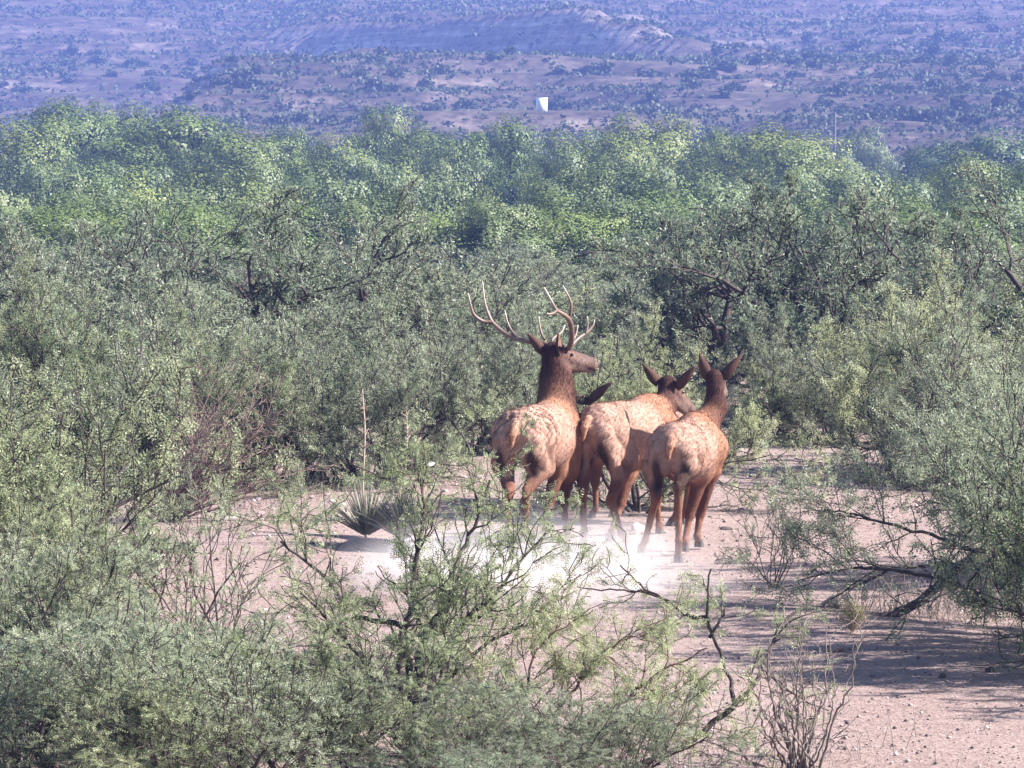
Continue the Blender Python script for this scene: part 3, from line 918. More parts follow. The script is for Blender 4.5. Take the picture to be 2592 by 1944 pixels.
# ------------------------------------------------------------------ hill shrubs
def hill_shrubs():
    rng = np.random.default_rng(77)
    protos = []
    for i in range(4):
        k = 230
        lob = rng.normal(0, 0.42, (7, 3)); lob[:, 2] = np.abs(lob[:, 2]) * 0.9 + 0.35
        b = rng.integers(0, 7, k)
        v = unit(rng.normal(0, 1, (k, 3))) * rng.uniform(0.3, 0.62, (k, 1))
        P = lob[b] + v; P[:, 2] = np.abs(P[:, 2])
        A = unit(rng.normal(0, 1, (k, 3))); Bx = unit(np.cross(A, rng.normal(0, 1, (k, 3))))
        a = Acc(); a.add(*quads(P, A * 0.26, Bx * 0.2, rng.uniform(0, 1, k)))
        protos.append(a.mesh('hill_shrub_%d' % i, M_JUN))
    n = 0; spots = []
    while n < 300:
        Y = rng.uniform(470, 1000); px = rng.uniform(-60, 2660)
        x = (px - PW / 2) / FPX * Y
        dens = fbm(np.array([x * 0.03]), np.array([Y * 0.02]), 91, 2)[0]
        if dens < -0.12: continue
        z = gzf(x, Y)
        py = HORIZON + (CAMZ - z) / Y * FPX
        if py > 420: continue
        if 585 < Y < 625 and 1040 < px < 1560: continue
        if 745 < Y < 925 and -55 < x < 30: continue
        s = rng.uniform(0.75, 1.6) * (0.7 + 0.5 * Y / 1000)
        o = obj('hill_shrub', protos[n % 4], loc=(x, Y, z - 0.15))
        o.rotation_euler = (0, 0, rng.uniform(0, 6.28)); o.scale = (s * rng.uniform(0.9, 1.4), s * 1.1, s * rng.uniform(0.7, 1.0))
        tag(o, 'dark rounded shrub dotting the hazy hillside', 'shrub', 'shrubs on the hillside')
        n += 1
    # the uncountable small brush between them
    K = 50000
    Y = rng.uniform(440, 1320, K); px = rng.uniform(-150, 2750, K)
    X = (px - PW / 2) / FPX * Y
    dens = fbm(X * 0.05, Y * 0.03, 95, 3)
    keep = dens + rng.normal(0, 0.25, K) > -0.14
    keep &= ~((Y > 598) & (Y < 620) & (px > 1040) & (px < 1560))
    X, Y = X[keep], Y[keep]
    Z = gz(X, Y)
    q = 5
    s = np.repeat(rng.uniform(0.35, 0.95, len(X)) * (0.6 + 0.6 * Y / 1000), q)
    C = np.repeat(np.stack([X, Y, Z], -1), q, 0)
    off = rng.normal(0, 0.55, (len(C), 3)); off[:, 2] = np.abs(off[:, 2]) * 0.8 + 0.1
    P = C + off * s[:, None]
    A = unit(rng.normal(0, 1, P.shape)); Bx = unit(np.cross(A, rng.normal(0, 1, P.shape)))
    a = Acc(); a.add(*quads(P, A * (s * 0.52)[:, None], Bx * (s * 0.42)[:, None], np.repeat(rng.uniform(0, 1, len(X)), q)))
    o = obj('hill_brush', a.mesh('hill_brush', M_JUN))
    tag(o, 'low dark brush scattered over the hazy hillside', 'brush', kind='stuff')
hill_shrubs()

# ------------------------------------------------------------------ white shed and pole on the far ledge
def box(acc, c, s):
    c = np.array(c); s = np.array(s) / 2
    v = np.array([[-1, -1, -1], [1, -1, -1], [1, 1, -1], [-1, 1, -1], [-1, -1, 1], [1, -1, 1], [1, 1, 1], [-1, 1, 1]]) * s + c
    f = [[0, 3, 2, 1], [4, 5, 6, 7], [0, 1, 5, 4], [1, 2, 6, 5], [2, 3, 7, 6], [3, 0, 4, 7]]
    acc.add(v, f)
def shed():
    Y = 606.0; x = (1371 - PW / 2) / FPX * Y
    z = CAMZ - (281 - HORIZON) / FPX * Y
    zg = gzf(x, Y)
    root = empty('utility_shed', (x, Y, zg - 0.1), -0.14)
    tag(root, 'small white utility shed on the pale ledge below the hazy hills', 'shed')
    h = 2.0 + (z - zg)
    a = Acc(); box(a, (0, 0, h / 2), (1.6, 1.2, h)); obj('wall', a.mesh('shed_wall', M_WHITE), root)
    a = Acc(); box(a, (0, 0, h + 0.06), (1.76, 1.36, 0.12)); obj('roof', a.mesh('shed_roof', M_WHITE), root)
    a = Acc(); box(a, (-0.05, -0.61, h / 2 - 0.05), (0.95, 0.06, h * 0.82)); obj('door', a.mesh('shed_door', M_GREYM), root)
    Y = 520.0; x = (2112 - PW / 2) / FPX * Y; zg = gzf(x, Y)
    top = CAMZ - (285 - HORIZON) / FPX * Y
    p = empty('utility_pole', (x, Y, zg - 0.3)); tag(p, 'thin wooden utility pole at the foot of the hill', 'pole')
    L = max(5.0, top - zg + 0.3)
    v, f = tubes(np.array([[(0, 0, 0), (0, 0, L / 2), (0, 0, L)]], dtype=float), np.array([[0.16, 0.14, 0.12]]), 8)
    a = Acc(); a.add(v, f); obj('post', a.mesh('pole_post', M_POLE, True), p)
    a = Acc(); box(a, (0, 0, L - 0.6), (1.8, 0.12, 0.14)); obj('crossarm', a.mesh('pole_crossarm', M_POLE), p)
shed()

# ------------------------------------------------------------------ elk
def quatm(f, u):
    f = unit(np.array(f, dtype=float)); u = np.array(u, dtype=float)
    r = unit(np.cross(f, u)); u = np.cross(r, f)
    return np.stack([r, f, u], 0)          # rows: right, forward, up

class Sdf:
    def __init__(s):
        s.p = []
    def rc(s, a, b, ra, rb, k=0.04, c=(0.3, 0.2, 0.12)):
        s.p.append(('c', np.array(a, float), np.array(b, float), ra, rb, k, np.array(c)))
    def el(s, c0, r, k=0.06, c=(0.3, 0.2, 0.12), M=None):
        s.p.append(('e', np.array(c0, float), np.array(r, float), None, M, k, np.array(c)))
    def dist(s, pr, P):
        if pr[0] == 'c':
            a, b = pr[1], pr[2]
            ba = b - a
            h = np.clip(((P - a) @ ba) / (ba @ ba + 1e-12), 0, 1)
            return np.linalg.norm(P - a - h[..., None] * ba, axis=-1) - (pr[3] + (pr[4] - pr[3]) * h)
        q = P - pr[1]
        if pr[4] is not None:
            q = q @ pr[4].T
        k0 = np.linalg.norm(q / pr[2], axis=-1); k1 = np.linalg.norm(q / pr[2] ** 2, axis=-1) + 1e-9
        return k0 * (k0 - 1) / k1
    def bounds(s, pr):
        if pr[0] == 'c':
            r = max(pr[3], pr[4]); return np.minimum(pr[1], pr[2]) - r, np.maximum(pr[1], pr[2]) + r
        r = pr[2].max() if pr[4] is not None else pr[2]
        return pr[1] - r, pr[1] + r
    def mesh(s, h=0.014):
        lo = np.min([s.bounds(p)[0] for p in s.p], 0) - 0.06
        hi = np.max([s.bounds(p)[1] for p in s.p], 0) + 0.06
        n = np.ceil((hi - lo) / h).astype(int) + 1
        F = np.full(n, 0.5, dtype=np.float32)
        ax = [lo[i] + np.arange(n[i]) * h for i in range(3)]
        for pr in s.p:
            b0, b1 = s.bounds(pr); m = 0.19
            i0 = np.maximum(np.floor((b0 - m - lo) / h).astype(int), 0); i1 = np.minimum(np.ceil((b1 + m - lo) / h).astype(int) + 1, n)
            G = np.stack(np.meshgrid(ax[0][i0[0]:i1[0]], ax[1][i0[1]:i1[1]], ax[2][i0[2]:i1[2]], indexing='ij'), -1)
            d = s.dist(pr, G)
            sub = F[i0[0]:i1[0], i0[1]:i1[1], i0[2]:i1[2]]
            k = pr[5]
            hh = np.clip(0.5 + 0.5 * (sub - d) / k, 0, 1)
            F[i0[0]:i1[0], i0[1]:i1[1], i0[2]:i1[2]] = sub * (1 - hh) + d * hh - k * hh * (1 - hh)
        # surface nets
        ins = F < 0
        c8 = [(i, j, k) for i in (0, 1) for j in (0, 1) for k in (0, 1)]
        sl = lambda A, o: A[o[0]:A.shape[0] - 1 + o[0], o[1]:A.shape[1] - 1 + o[1], o[2]:A.shape[2] - 1 + o[2]]
        cnt = sum(sl(ins, o).astype(np.int8) for o in c8)
        act = (cnt > 0) & (cnt < 8)
        ci = np.argwhere(act)
        idm = np.full(act.shape, -1, dtype=np.int64); idm[act] = np.arange(len(ci))
        acc = np.zeros((len(ci), 3)); num = np.zeros(len(ci))
        for a in c8:
            for d in range(3):
                if a[d]: continue
                b = list(a); b[d] = 1
                fa = F[ci[:, 0] + a[0], ci[:, 1] + a[1], ci[:, 2] + a[2]]; fb = F[ci[:, 0] + b[0], ci[:, 1] + b[1], ci[:, 2] + b[2]]
                cr = (fa < 0) != (fb < 0)
                t = np.where(cr, fa / np.where(cr, fa - fb, 1), 0)
                p = np.tile(np.array(a, float), (len(ci), 1)); p[:, d] += t
                acc += p * cr[:, None]; num += cr
        V = lo + (ci + acc / num[:, None]) * h
        faces = []
        for d in range(3):
            e = [slice(None)] * 3; e2 = [slice(None)] * 3
            e[d] = slice(0, -1); e2[d] = slice(1, None)
            A = ins[tuple(e)]; Bq = ins[tuple(e2)]
            ch = np.argwhere(A != Bq)
            o1, o2 = [(1, 2), (2, 0), (0, 1)][d]
            ok = (ch[:, o1] > 0) & (ch[:, o2] > 0) & (ch[:, o1] < n[o1] - 1) & (ch[:, o2] < n[o2] - 1)
            ch = ch[ok]
            def cell(da, db):
                q = ch.copy(); q[:, o1] += da; q[:, o2] += db
                return idm[q[:, 0], q[:, 1], q[:, 2]]
            f = np.stack([cell(-1, -1), cell(0, -1), cell(0, 0), cell(-1, 0)], -1)
            flip = ~A[ch[:, 0], ch[:, 1], ch[:, 2]]
            f[flip] = f[flip][:, ::-1]
            faces.append(f)
        Fq = np.concatenate(faces)
        # colour by nearest primitives
        W = np.zeros(len(V)); Cc = np.zeros((len(V), 3))
        for pr in s.p:
            w = np.exp(-np.clip(s.dist(pr, V), -0.02, 1) / 0.022)
            W += w; Cc += w[:, None] * pr[6]
        return V, Fq, Cc / W[:, None]

TAN = np.array((0.365, 0.222, 0.168)); RUMP = np.array((0.37, 0.232, 0.178)); NECKC = np.array((0.045, 0.019, 0.016)); HEADC = np.array((0.055, 0.026, 0.020))
LEGC = np.array((0.125, 0.055, 0.036)); SHOULD = np.array((0.29, 0.145, 0.09)); FACE = np.array((0.20, 0.125, 0.10)); SHIN = np.array((0.19, 0.088, 0.055))

def ear_mesh(name, base, tip, face, width, mat=M_COAT, inner=(0.33, 0.2, 0.155), outer=(0.075, 0.04, 0.03), cup=0.035):
    base = np.array(base, float); tip = np.array(tip, float)
    ax = tip - base; L = np.linalg.norm(ax) * 1.08; ax /= np.linalg.norm(ax)
    nf = np.array(face, float); nf -= ax * (nf @ ax); nf = unit(nf)
    sd = np.cross(ax, nf)
    nu, nv = 12, 7
    u = np.linspace(0, 1, nu); v = np.linspace(-1, 1, nv)
    wv = width * 0.62 * (np.sin(np.pi * np.clip(u * 0.80 + 0.20, 0, 1)) ** 0.9) * (1 - 0.35 * u)
    wv[-1] = 0.004
    rows = []
    for side, off in ((1, 0.0), (-1, 0.011)):
        P = base + ax * (u * L)[:, None, None] + sd * (wv[:, None] * v[None])[:, :, None] + nf * ((-cup * (1 - v[None] ** 2) * np.sin(np.pi * np.clip(u[:, None] * 0.9 + 0.1, 0, 1))) - off * (1 - 0.6 * v[None] ** 2))[:, :, None]
        rows.append(P.reshape(-1, 3))
    V = np.concatenate(rows)
    i = np.arange(nu * nv).reshape(nu, nv)
    f1 = np.stack([i[:-1, :-1], i[:-1, 1:], i[1:, 1:], i[1:, :-1]], -1).reshape(-1, 4)
    f2 = f1[:, ::-1] + nu * nv
    m = nu * nv
    rim = []
    loop = list(i[0, :]) + list(i[1:, -1]) + list(i[-1, -2::-1]) + list(i[-2:0:-1, 0])
    for a, b in zip(loop, loop[1:] + loop[:1]):
        rim.append((b, a, a + m, b + m))
    cols = np.concatenate([np.tile(inner, (m, 1)), np.tile(outer, (m, 1))])
    edge = np.abs(np.tile(v, nu)) > 0.9
    cols[:m][edge] = outer
    return mesh_np(name, V, np.concatenate([f1, f2, np.array(rim)]), smooth=True, mat=mat, colors=cols)

def hoof_mesh(name, s=1.0):
    acc = Acc()
    for sx in (-1, 1):
        ring = []
        for z, rx, ry, oy in ((0.0, 0.026, 0.058, 0.012), (0.03, 0.025, 0.050, 0.006), (0.062, 0.021, 0.036, -0.006), (0.085, 0.014, 0.024, -0.012)):
            a = np.arange(10) / 10 * 2 * np.pi
            ring.append(np.stack([sx * 0.023 + np.cos(a) * rx, oy + np.sin(a) * ry, np.full(10, z)], -1))
        V = np.concatenate(ring) * s
        i = np.arange(40).reshape(4, 10); nx = np.roll(i, -1, 1)
        f = np.stack([i[:-1], nx[:-1], nx[1:], i[1:]], -1).reshape(-1, 4)
        acc.add(V, f)
        acc.add(np.concatenate([ring[3] * s, [[sx * 0.023 * s, -0.012 * s, 0.092 * s]]]), [[k, (k + 1) % 10, 10, 10] for k in range(0)] or np.zeros((0, 4), int))
        acc.add(np.concatenate([ring[0] * s]), [[0, 9, 8, 7], [0, 7, 6, 1], [1, 6, 5, 2], [2, 5, 4, 3]])
        acc.add(np.concatenate([ring[3] * s]), [[7, 8, 9, 0], [1, 6, 7, 0], [2, 5, 6, 1], [3, 4, 5, 2]])
    return acc.mesh(name, M_HOOF, True)
HOOF = hoof_mesh('elk_hoof')

def make_elk(name, X, Y, heading, hind, fore, neck, head, ears, label, bull=False, s=1.0, rough_back=0.0, seed=1):
    """hind/fore: {'L':[joint pixels...], 'R':[...]} in photograph measurements (px,py,Y); neck, head, ears likewise"""
    th = math.radians(heading)
    zg = gzf(X, Y)
    root = empty(name, (X, Y, zg), -th)
    tag(root, label, 'elk', 'elk in the clearing')
    Rm = np.array([[math.cos(th), -math.sin(th), 0], [math.sin(th), math.cos(th), 0], [0, 0, 1]])
    def loc(p):
        if len(p) == 4:                     # already in the animal's own frame
            return np.array(p[:3], dtype=float)
        w = W3(*p)
        return Rm @ (np.array(w) - np.array((X, Y, zg)))
    S = Sdf()
    w = 1.05 if bull else 0.94
    S.el((0, .02, 1.17 * s), (.245 * w, .27, .235 * s), .07, RUMP)
    S.el((0, .32, 1.165 * s), (.235 * w, .42, .245 * s), .12, TAN)
    S.el((0, .62, 1.09 * s), (.285 * w, .45, (.315 if bull else .295) * s), .10, TAN)
    S.el((0, .98, 1.09 * s), (.24 * w, .36, .345 * s), .14, SHOULD)
    S.el((0, 1.02, 1.32 * s), (.085, .30, .11), .13, SHOULD)
    hips = {}
    for sd, sg in (('L', -1), ('R', 1)):
        S.el((sg * .145 * w, .16, 1.305 * s), (.075, .13, .06), .09, TAN)
        st, hk, ft, hf = [loc(p) for p in hind[sd]]
        hip = np.array((sg * .125 * w, .06, 1.15 * s))
        ham0 = np.array((sg * .12 * w, -.13, 1.13 * s))
        S.rc(hip, st, .19 * w, .115, .065, TAN)
        S.rc(ham0, st * .45 + hk * .55 + np.array((0, -.02, .06)), .13 * w, .06, .028, RUMP)
        S.rc(ham0 + np.array((0, .02, -.1)), st + np.array((0, -.06, -.02)), .135 * w, .105, .03, RUMP)
        S.rc(st, hk + np.array((0, .015, .03)), .105, .05, .045, LEGC * 1.2)
        S.el(hk + np.array((0, -.02, .02)), (.036, .045, .06), .02, SHIN)
        S.rc(hk, ft, .042, .030, .02, SHIN)
        S.el(ft, (.036, .038, .045), .015, SHIN)
        S.rc(ft, hf + np.array((0, 0, .07)), .032, .034, .015, SHIN)
        el_, kn, ft2, hf2 = [loc(p) for p in fore[sd]]
        sh = np.array((sg * .165 * w, 1.10, 1.10 * s))
        S.rc(sh, el_, .145 * w, .105, .10, SHOULD)
        S.rc(np.array((sg * .11 * w, .98, 1.26 * s)), sh, .09, .125, .13, SHOULD)
        S.rc(el_, kn, .085, .048, .04, LEGC)
        S.el(kn, (.047, .05, .062), .02, LEGC)
        S.rc(kn, ft2, .037, .029, .02, SHIN)
        S.el(ft2, (.034, .036, .043), .015, SHIN)
        S.rc(ft2, hf2 + np.array((0, 0, .07)), .031, .034, .015, SHIN)
        hips[sd] = (ft, hf, ft2, hf2)
    # tail
    S.rc((0, -.23, 1.27 * s), (0, -.30, 1.19 * s), .040, .038, .03, RUMP * np.array((0.9, .78, .66)))
    S.rc((0, -.30, 1.19 * s), (0, -.315, 1.09 * s), .038, .016, .015, RUMP * np.array((0.9, .78, .66)))
    # neck and head
    poll = loc(neck['poll']); nm = loc(neck['mid']) if 'mid' in neck else None
    nb = np.array((0, 1.16, 1.16 * s)); nb2 = np.array((0, 1.08, 1.26 * s))
    r0, r1, r2 = ((.245, .155, .11) if bull else (.165, .100, .085))
    if nm is None:
        nm = (nb + poll) * .5 + np.array((0, .04, .02))
    S.rc(nb, nm, r0, r1, .10, NECKC * 1.3)
    S.rc(nb2, nm, r0 * .7, r1 * .9, .08, SHOULD * .6)
    S.rc(nm, poll, r1, r2, .06, NECKC)
    mz = loc(head['muzzle'])
    hf_ = unit(mz - poll)
    M = quatm(hf_, head.get('up', (0, 0, 1)))
    rt, fw, up = M
    L = np.linalg.norm(mz - poll)
    hs = 1.22 if bull else 1.1
    S.el(poll + fw * .06, (.085 * hs, .125, .095 * hs), .04, HEADC, M)
    S.rc(poll + fw * .10 - up * .005, mz - fw * .06 + up * .01, .085 * hs, .056 * hs, .03, FACE * .8)
    S.rc(poll + fw * .12 + up * .035, mz - fw * .10 + up * .02, .05, .035, .03, HEADC)
    S.el(mz - fw * .04, (.055 * hs, .055, .058 * hs), .03, FACE * .75, M)
    S.rc(poll + fw * .09 - up * .085 * hs, mz - fw * .07 - up * .045, .07 * hs, .036, .03, FACE)
    for sg in (-1, 1):
        S.el(poll + fw * .16 + rt * sg * .058 + up * .04, (.026, .04, .03), .02, HEADC * .8, M)
    if bull:
        S.rc(nm + (nb - nm) * .2 - up * .02 + fw * .05, poll + fw * .05 - up * .09, .13, .08, .06, NECKC)
    V, Fq, Cc = S.mesh(0.0122 if s > 0.95 else 0.016)
    # coat markings: dark borders of the pale rump, muzzle, pale cheeks
    x, y, z = V[:, 0], V[:, 1], V[:, 2]
    ax_ = np.abs(x)
    mk = np.clip(1.9 * np.exp(-((ax_ - .155 * w) / .05) ** 2 - ((z - .91 * s) / .15) ** 2), 0, 1) * sstep(-y, -.10, .02)
    Cc = Cc * (1 - .9 * mk[:, None]) + np.array((0.03, 0.018, 0.013)) * .9 * mk[:, None]
    outer = sstep(ax_, .22, .28) * np.exp(-((z - .8 * s) / .18) ** 2) * sstep(.5 - y, 0, .3) * 0.35
    Cc = Cc * (1 - outer[:, None]) + LEGC * outer[:, None]
    dn = np.linalg.norm(V - (mz + fw * .012), axis=1)
    nz = np.exp(-(dn / .045) ** 2)[:, None]
    Cc = Cc * (1 - nz) + np.array((0.05, 0.035, 0.032)) * nz
    rel = V - poll
    af, au, ar = rel @ fw, rel @ up, np.abs(rel @ rt)
    inh = (af > .02) & (af < L + .05) & (ar < .14) & (au > -.2) & (au < .16)
    def put(mask, col, k):
        nonlocal Cc
        m = (np.clip(mask, 0, 1) * k * inh)[:, None]
        Cc = Cc * (1 - m) + np.array(col) * m
    put(np.exp(-((au + .075) / .03) ** 2) * sstep(af, L * .55, L * .9), (0.36, 0.26, 0.21), .85)      # pale chin
    put(np.exp(-((au + .038) / .010) ** 2) * sstep(af, L - .13, L - .08), (0.03, 0.02, 0.02), .9)     # mouth line
    put(np.exp(-((af - .175) / .045) ** 2 - ((au - .03) / .035) ** 2), (0.30, 0.19, 0.145), .7)       # pale ring round the eye
    put(sstep(au, .0, .05) * sstep(af, .2, .3), (0.10, 0.07, 0.065), .55)                             # dark bridge of the nose
    put(np.exp(-((af - L * .62) / .08) ** 2 - ((au + .03) / .04) ** 2), (0.33, 0.235, 0.2), .55)      # greyish cheek
    rng = np.random.default_rng(seed)
    if rough_back:
        nn = fbm(x * 14 + 3, y * 14 + z * 9, 7, 3)
        m = rough_back * np.exp(-((y - .05) / .42) ** 2) * sstep(z, 1.08 * s, 1.26 * s)
        Cc = Cc * (1 + (m * np.clip(nn * 1.7, -.75, .35))[:, None])
        nrm = unit(V - np.array((0, .25, 1.12 * s)))
        V = V + nrm * (m * nn * .045)[:, None]
    V = V + unit(V - np.array((0, .5, 1.0)))  * (0.011 * fbm(x * 9, y * 9 + z * 7, seed, 3))[:, None]
    # fur: short flat hairs lying along the coat, longer on the mane and the rump
    fn = np.cross(V[Fq[:, 2]] - V[Fq[:, 0]], V[Fq[:, 3]] - V[Fq[:, 1]])
    VN = np.zeros_like(V)
    for c_ in range(4):
        np.add.at(VN, Fq[:, c_], fn)
    VN = unit(VN)
    nh = 30000 if s > 0.95 else 16000
    ix = rng.integers(0, len(V), nh)
    b0 = V[ix] + rng.normal(0, .004, (nh, 3)); nn_ = VN[ix]
    zz = b0[:, 2]
    fb = sstep(zz, .6 * s, 1.0 * s)[:, None]
    flow = np.array((0, -.25, -1.0)) * (1 - fb) + np.array((0, -.75, -.55)) * fb
    onneck = (sstep(b0[:, 1], 1.0, 1.25) * sstep(zz, 1.25 * s, 1.5 * s))[:, None]
    flow = flow * (1 - onneck) + np.array((0, -.4, -1.0)) * onneck
    tdir = unit(flow - nn_ * np.sum(flow * nn_, 1, keepdims=True) + rng.normal(0, .22, (nh, 3)))
    tdir = unit(tdir + nn_ * rng.uniform(.06, .30, (nh, 1)))
    ln = .014 + .012 * fb[:, 0]
    ln = ln * (1 - onneck[:, 0]) + (.055 if bull else .024) * onneck[:, 0]
    ln = np.where(inh[ix] & (af[ix] > .05), .011, ln)
    ln = (ln + (.012 if bull else .003) * sstep(.45 - b0[:, 1], 0, .4) * sstep(zz, .85 * s, 1.05 * s)) * rng.uniform(.5, 1.4, nh)
    sdv = unit(np.cross(tdir, nn_)) * .0030
    tp_ = b0 + tdir * ln[:, None]
    hv = np.stack([b0 - sdv, b0 + sdv, tp_ + sdv * .2, tp_ - sdv * .2], 1).reshape(-1, 3)
    hc = np.repeat(np.clip(Cc[ix] * np.exp(rng.normal(-.02, .17, (nh, 1))), .004, 1), 4, 0)
    body = obj('body', mesh_np(name + '_body', V, Fq, smooth=True, mat=M_COAT, colors=np.clip(Cc, 0.005, 1)), root)
    fr_ = obj('fur', mesh_np(name + '_fur', hv, np.arange(nh * 4).reshape(-1, 4), mat=M_COAT, colors=hc, smooth=True), root); fr_['kind'] = 'stuff'
    fr_.data.normals_split_custom_set_from_vertices(np.repeat(unit(nn_ + rng.normal(0, .17, nn_.shape)), 4, 0).tolist())
    for sd in ('L', 'R'):
        for (f_, h_) in ((hips[sd][0], hips[sd][1]), (hips[sd][2], hips[sd][3])):
            o = obj('hoof', HOOF, root, Vector(h_) )
            o.rotation_euler = (0, 0, 0)
    for sg, (bp, tp, fc) in zip((-1, 1), ears):
        b_ = loc(bp); t_ = loc(tp); f_ = Rm @ np.array(fc, float)
        obj('ear', ear_mesh(name + '_ear', b_, t_, f_, .115 if not bull else .105), root)
    eye = Acc()
    th_ = np.linspace(0, np.pi, 7); ph_ = np.arange(10) / 10 * 2 * np.pi
    pv = np.array([[math.sin(a) * math.cos(b), math.sin(a) * math.sin(b), math.cos(a)] for a in th_ for b in ph_]) * .017
    ii = np.arange(70).reshape(7, 10); nx = np.roll(ii, -1, 1)
    eye.add(pv, np.stack([ii[:-1], ii[1:], nx[1:], nx[:-1]], -1).reshape(-1, 4))
    em = eye.mesh(name + '_eye', M_EYE, True)
    for sg in (-1, 1):
        obj('eye', em, root, Vector(poll + fw * .175 + rt * sg * .079 * hs + up * .035))
    return root, loc

# bull: pixel measurements (px, py, distance)
bull, bloc = make_elk('bull_elk', 0.10, 39.0, 18,
    {'L': [(1276, 1172, 39.15), (1288, 1255, 38.75), (1284, 1372, 38.85), (1284, 1409, 38.98)],
     'R': [(1376, 1180, 39.25), (1332, 1250, 38.75), (1328, 1350, 39.0), (1330, 1402, 39.25)]},
    {'L': [(1412, 1190, 39.85), (1386, 1290, 39.75), (1377, 1365, 39.65), (1376, 1393, 39.7)],
     'R': [(1440, 1195, 40.0), (1425, 1270, 40.15), (1436, 1345, 40.1), (1441, 1382, 40.2)]},
    {'poll': (1398, 893, 40.3), 'mid': (1408, 965, 40.28)},
    {'muzzle': (1506, 928, 40.52)},
    [((1378, 893, 40.36), (1338, 848, 40.40), (-0.5, 0.5, 0.4)), ((1420, 897, 40.22), (1415, 846, 40.16), (0.75, -0.35, 0.2))],
    'antlered bull elk with a shaggy pale rump, head turned toward the cows', bull=True, s=1.06, rough_back=1.0, seed=3)

def antler(tinespec, label):
    acc = Acc()
    for pts, r0, r1 in tinespec:
        P = catmull([bloc(p) for p in pts], 7)
        rad = 1.12 * (r0 + (r1 - r0) * np.linspace(0, 1, len(P)) ** 1.8) ; rad[-1] *= .4
        v, f = tubes(P[None], rad[None], 9)
        tips = np.repeat(np.linspace(0.0, 1.0, len(P)) ** 2 * (1.0 if r1 < 0.008 else .4), 9)
        acc.add(v, f, tips)
    o = obj('antler', acc.mesh('bull_elk_antler', M_ANTLER, True), bull)
    o['label'] = label
antler([
    ([(1393, 882, 40.36), (1372, 868, 40.42), (1330, 863, 40.52), (1285, 848, 40.62), (1250, 820, 40.68), (1236, 795, 40.70), (1226, 760, 40.70), (1221, 710, 40.66)], .026, .006),
    ([(1244, 815, 40.68), (1222, 813, 40.66), (1200, 797, 40.62), (1191, 772, 40.60), (1185, 742, 40.58)], .020, .005),
    ([(1308, 853, 40.56), (1295, 838, 40.62), (1284, 815, 40.66), (1278, 786, 40.70)], .014, .005),
    ([(1378, 860, 40.44), (1371, 845, 40.48), (1366, 825, 40.50), (1364, 800, 40.52)], .014, .005),
    ([(1393, 872, 40.38), (1400, 857, 40.46), (1420, 842, 40.56), (1430, 822, 40.62)], .017, .006),
], 'far antler sweeping sideways with a forked end')
antler([
    ([(1440, 884, 40.26), (1447, 860, 40.20), (1446, 828, 40.08), (1440, 808, 39.98), (1425, 795, 39.90), (1408, 784, 39.82), (1396, 762, 39.76), (1377, 727, 39.72)], .026, .006),
    ([(1410, 785, 39.82), (1400, 793, 39.74), (1388, 795, 39.68), (1385, 793, 39.66)], .014, .006),
    ([(1440, 808, 39.98), (1445, 785, 39.96), (1443, 760, 39.94), (1425, 723, 39.92)], .018, .005),
    ([(1443, 878, 40.28), (1462, 858, 40.38), (1484, 842, 40.46), (1500, 825, 40.50), (1505, 808, 40.50)], .020, .005),
    ([(1482, 845, 40.44), (1487, 825, 40.46), (1486, 800, 40.46)], .013, .005),
    ([(1450, 862, 40.24), (1458, 845, 40.30), (1463, 822, 40.34)], .013, .005),
], 'near antler rising upright with forked tip and brow tines')

make_elk('cow_elk', 0.89, 40.05, 32,
    {'L': [(1480, 1150, 40.25), (1474, 1252, 39.95), (1479, 1345, 40.05), (1480, 1381, 40.12)],
     'R': [(1588, 1160, 40.15), (1546, 1268, 39.75), (1572, 1348, 39.85), (1588, 1386, 39.98)]},
    {'L': [(1590, 1195, 40.75), (1572, 1275, 40.65), (1549, 1345, 40.5), (1544, 1370, 40.58)],
     'R': [(1650, 1185, 41.0), (1662, 1265, 41.15), (1668, 1330, 41.2), (1670, 1356, 41.3)]},
    {'poll': (1688, 972, 41.25), 'mid': (1682, 1030, 41.15)},
    {'muzzle': (1752, 1046, 41.5)},
    [((1668, 972, 41.28), (1629, 926, 41.30), (-0.25, 0.75, -0.3)), ((1712, 982, 41.2), (1759, 930, 41.12), (0.35, 0.85, -0.4))],
    'cow elk with spread ears standing between the bull and the rearmost cow, its flank shadowed', s=1.06, rough_back=0.35, seed=5)

make_elk('cow_elk', 1.60, 38.6, 14,
    {'L': [(1655, 1185, 38.85), (1660, 1262, 38.5), (1634, 1365, 38.85), (1625, 1400, 39.15)],
     'R': [(1745, 1175, 38.75), (1716, 1240, 38.2), (1718, 1368, 38.2), (1717, 1424, 38.38)]},
    {'L': [(1775, 1200, 39.5), (1746, 1303, 39.5), (1734, 1368, 39.4), (1732, 1396, 39.5)],
     'R': [(1800, 1190, 39.7), (1772, 1300, 39.8), (1764, 1356, 39.75), (1769, 1384, 39.9)]},
    {'poll': (1808, 957, 39.95), 'mid': (1812, 1030, 39.9)},
    {'muzzle': (1828, 1000, 40.38)},
    [((1792, 958, 39.96), (1772, 897, 39.98), (0.35, 0.75, -0.1)), ((1828, 958, 39.95), (1874, 902, 39.95), (0.3, 0.8, -0.5))],
    'cow elk with an upright neck and raised ears, sunlit flank, one hind hoof stepping', s=1.0, rough_back=0.2, seed=6)

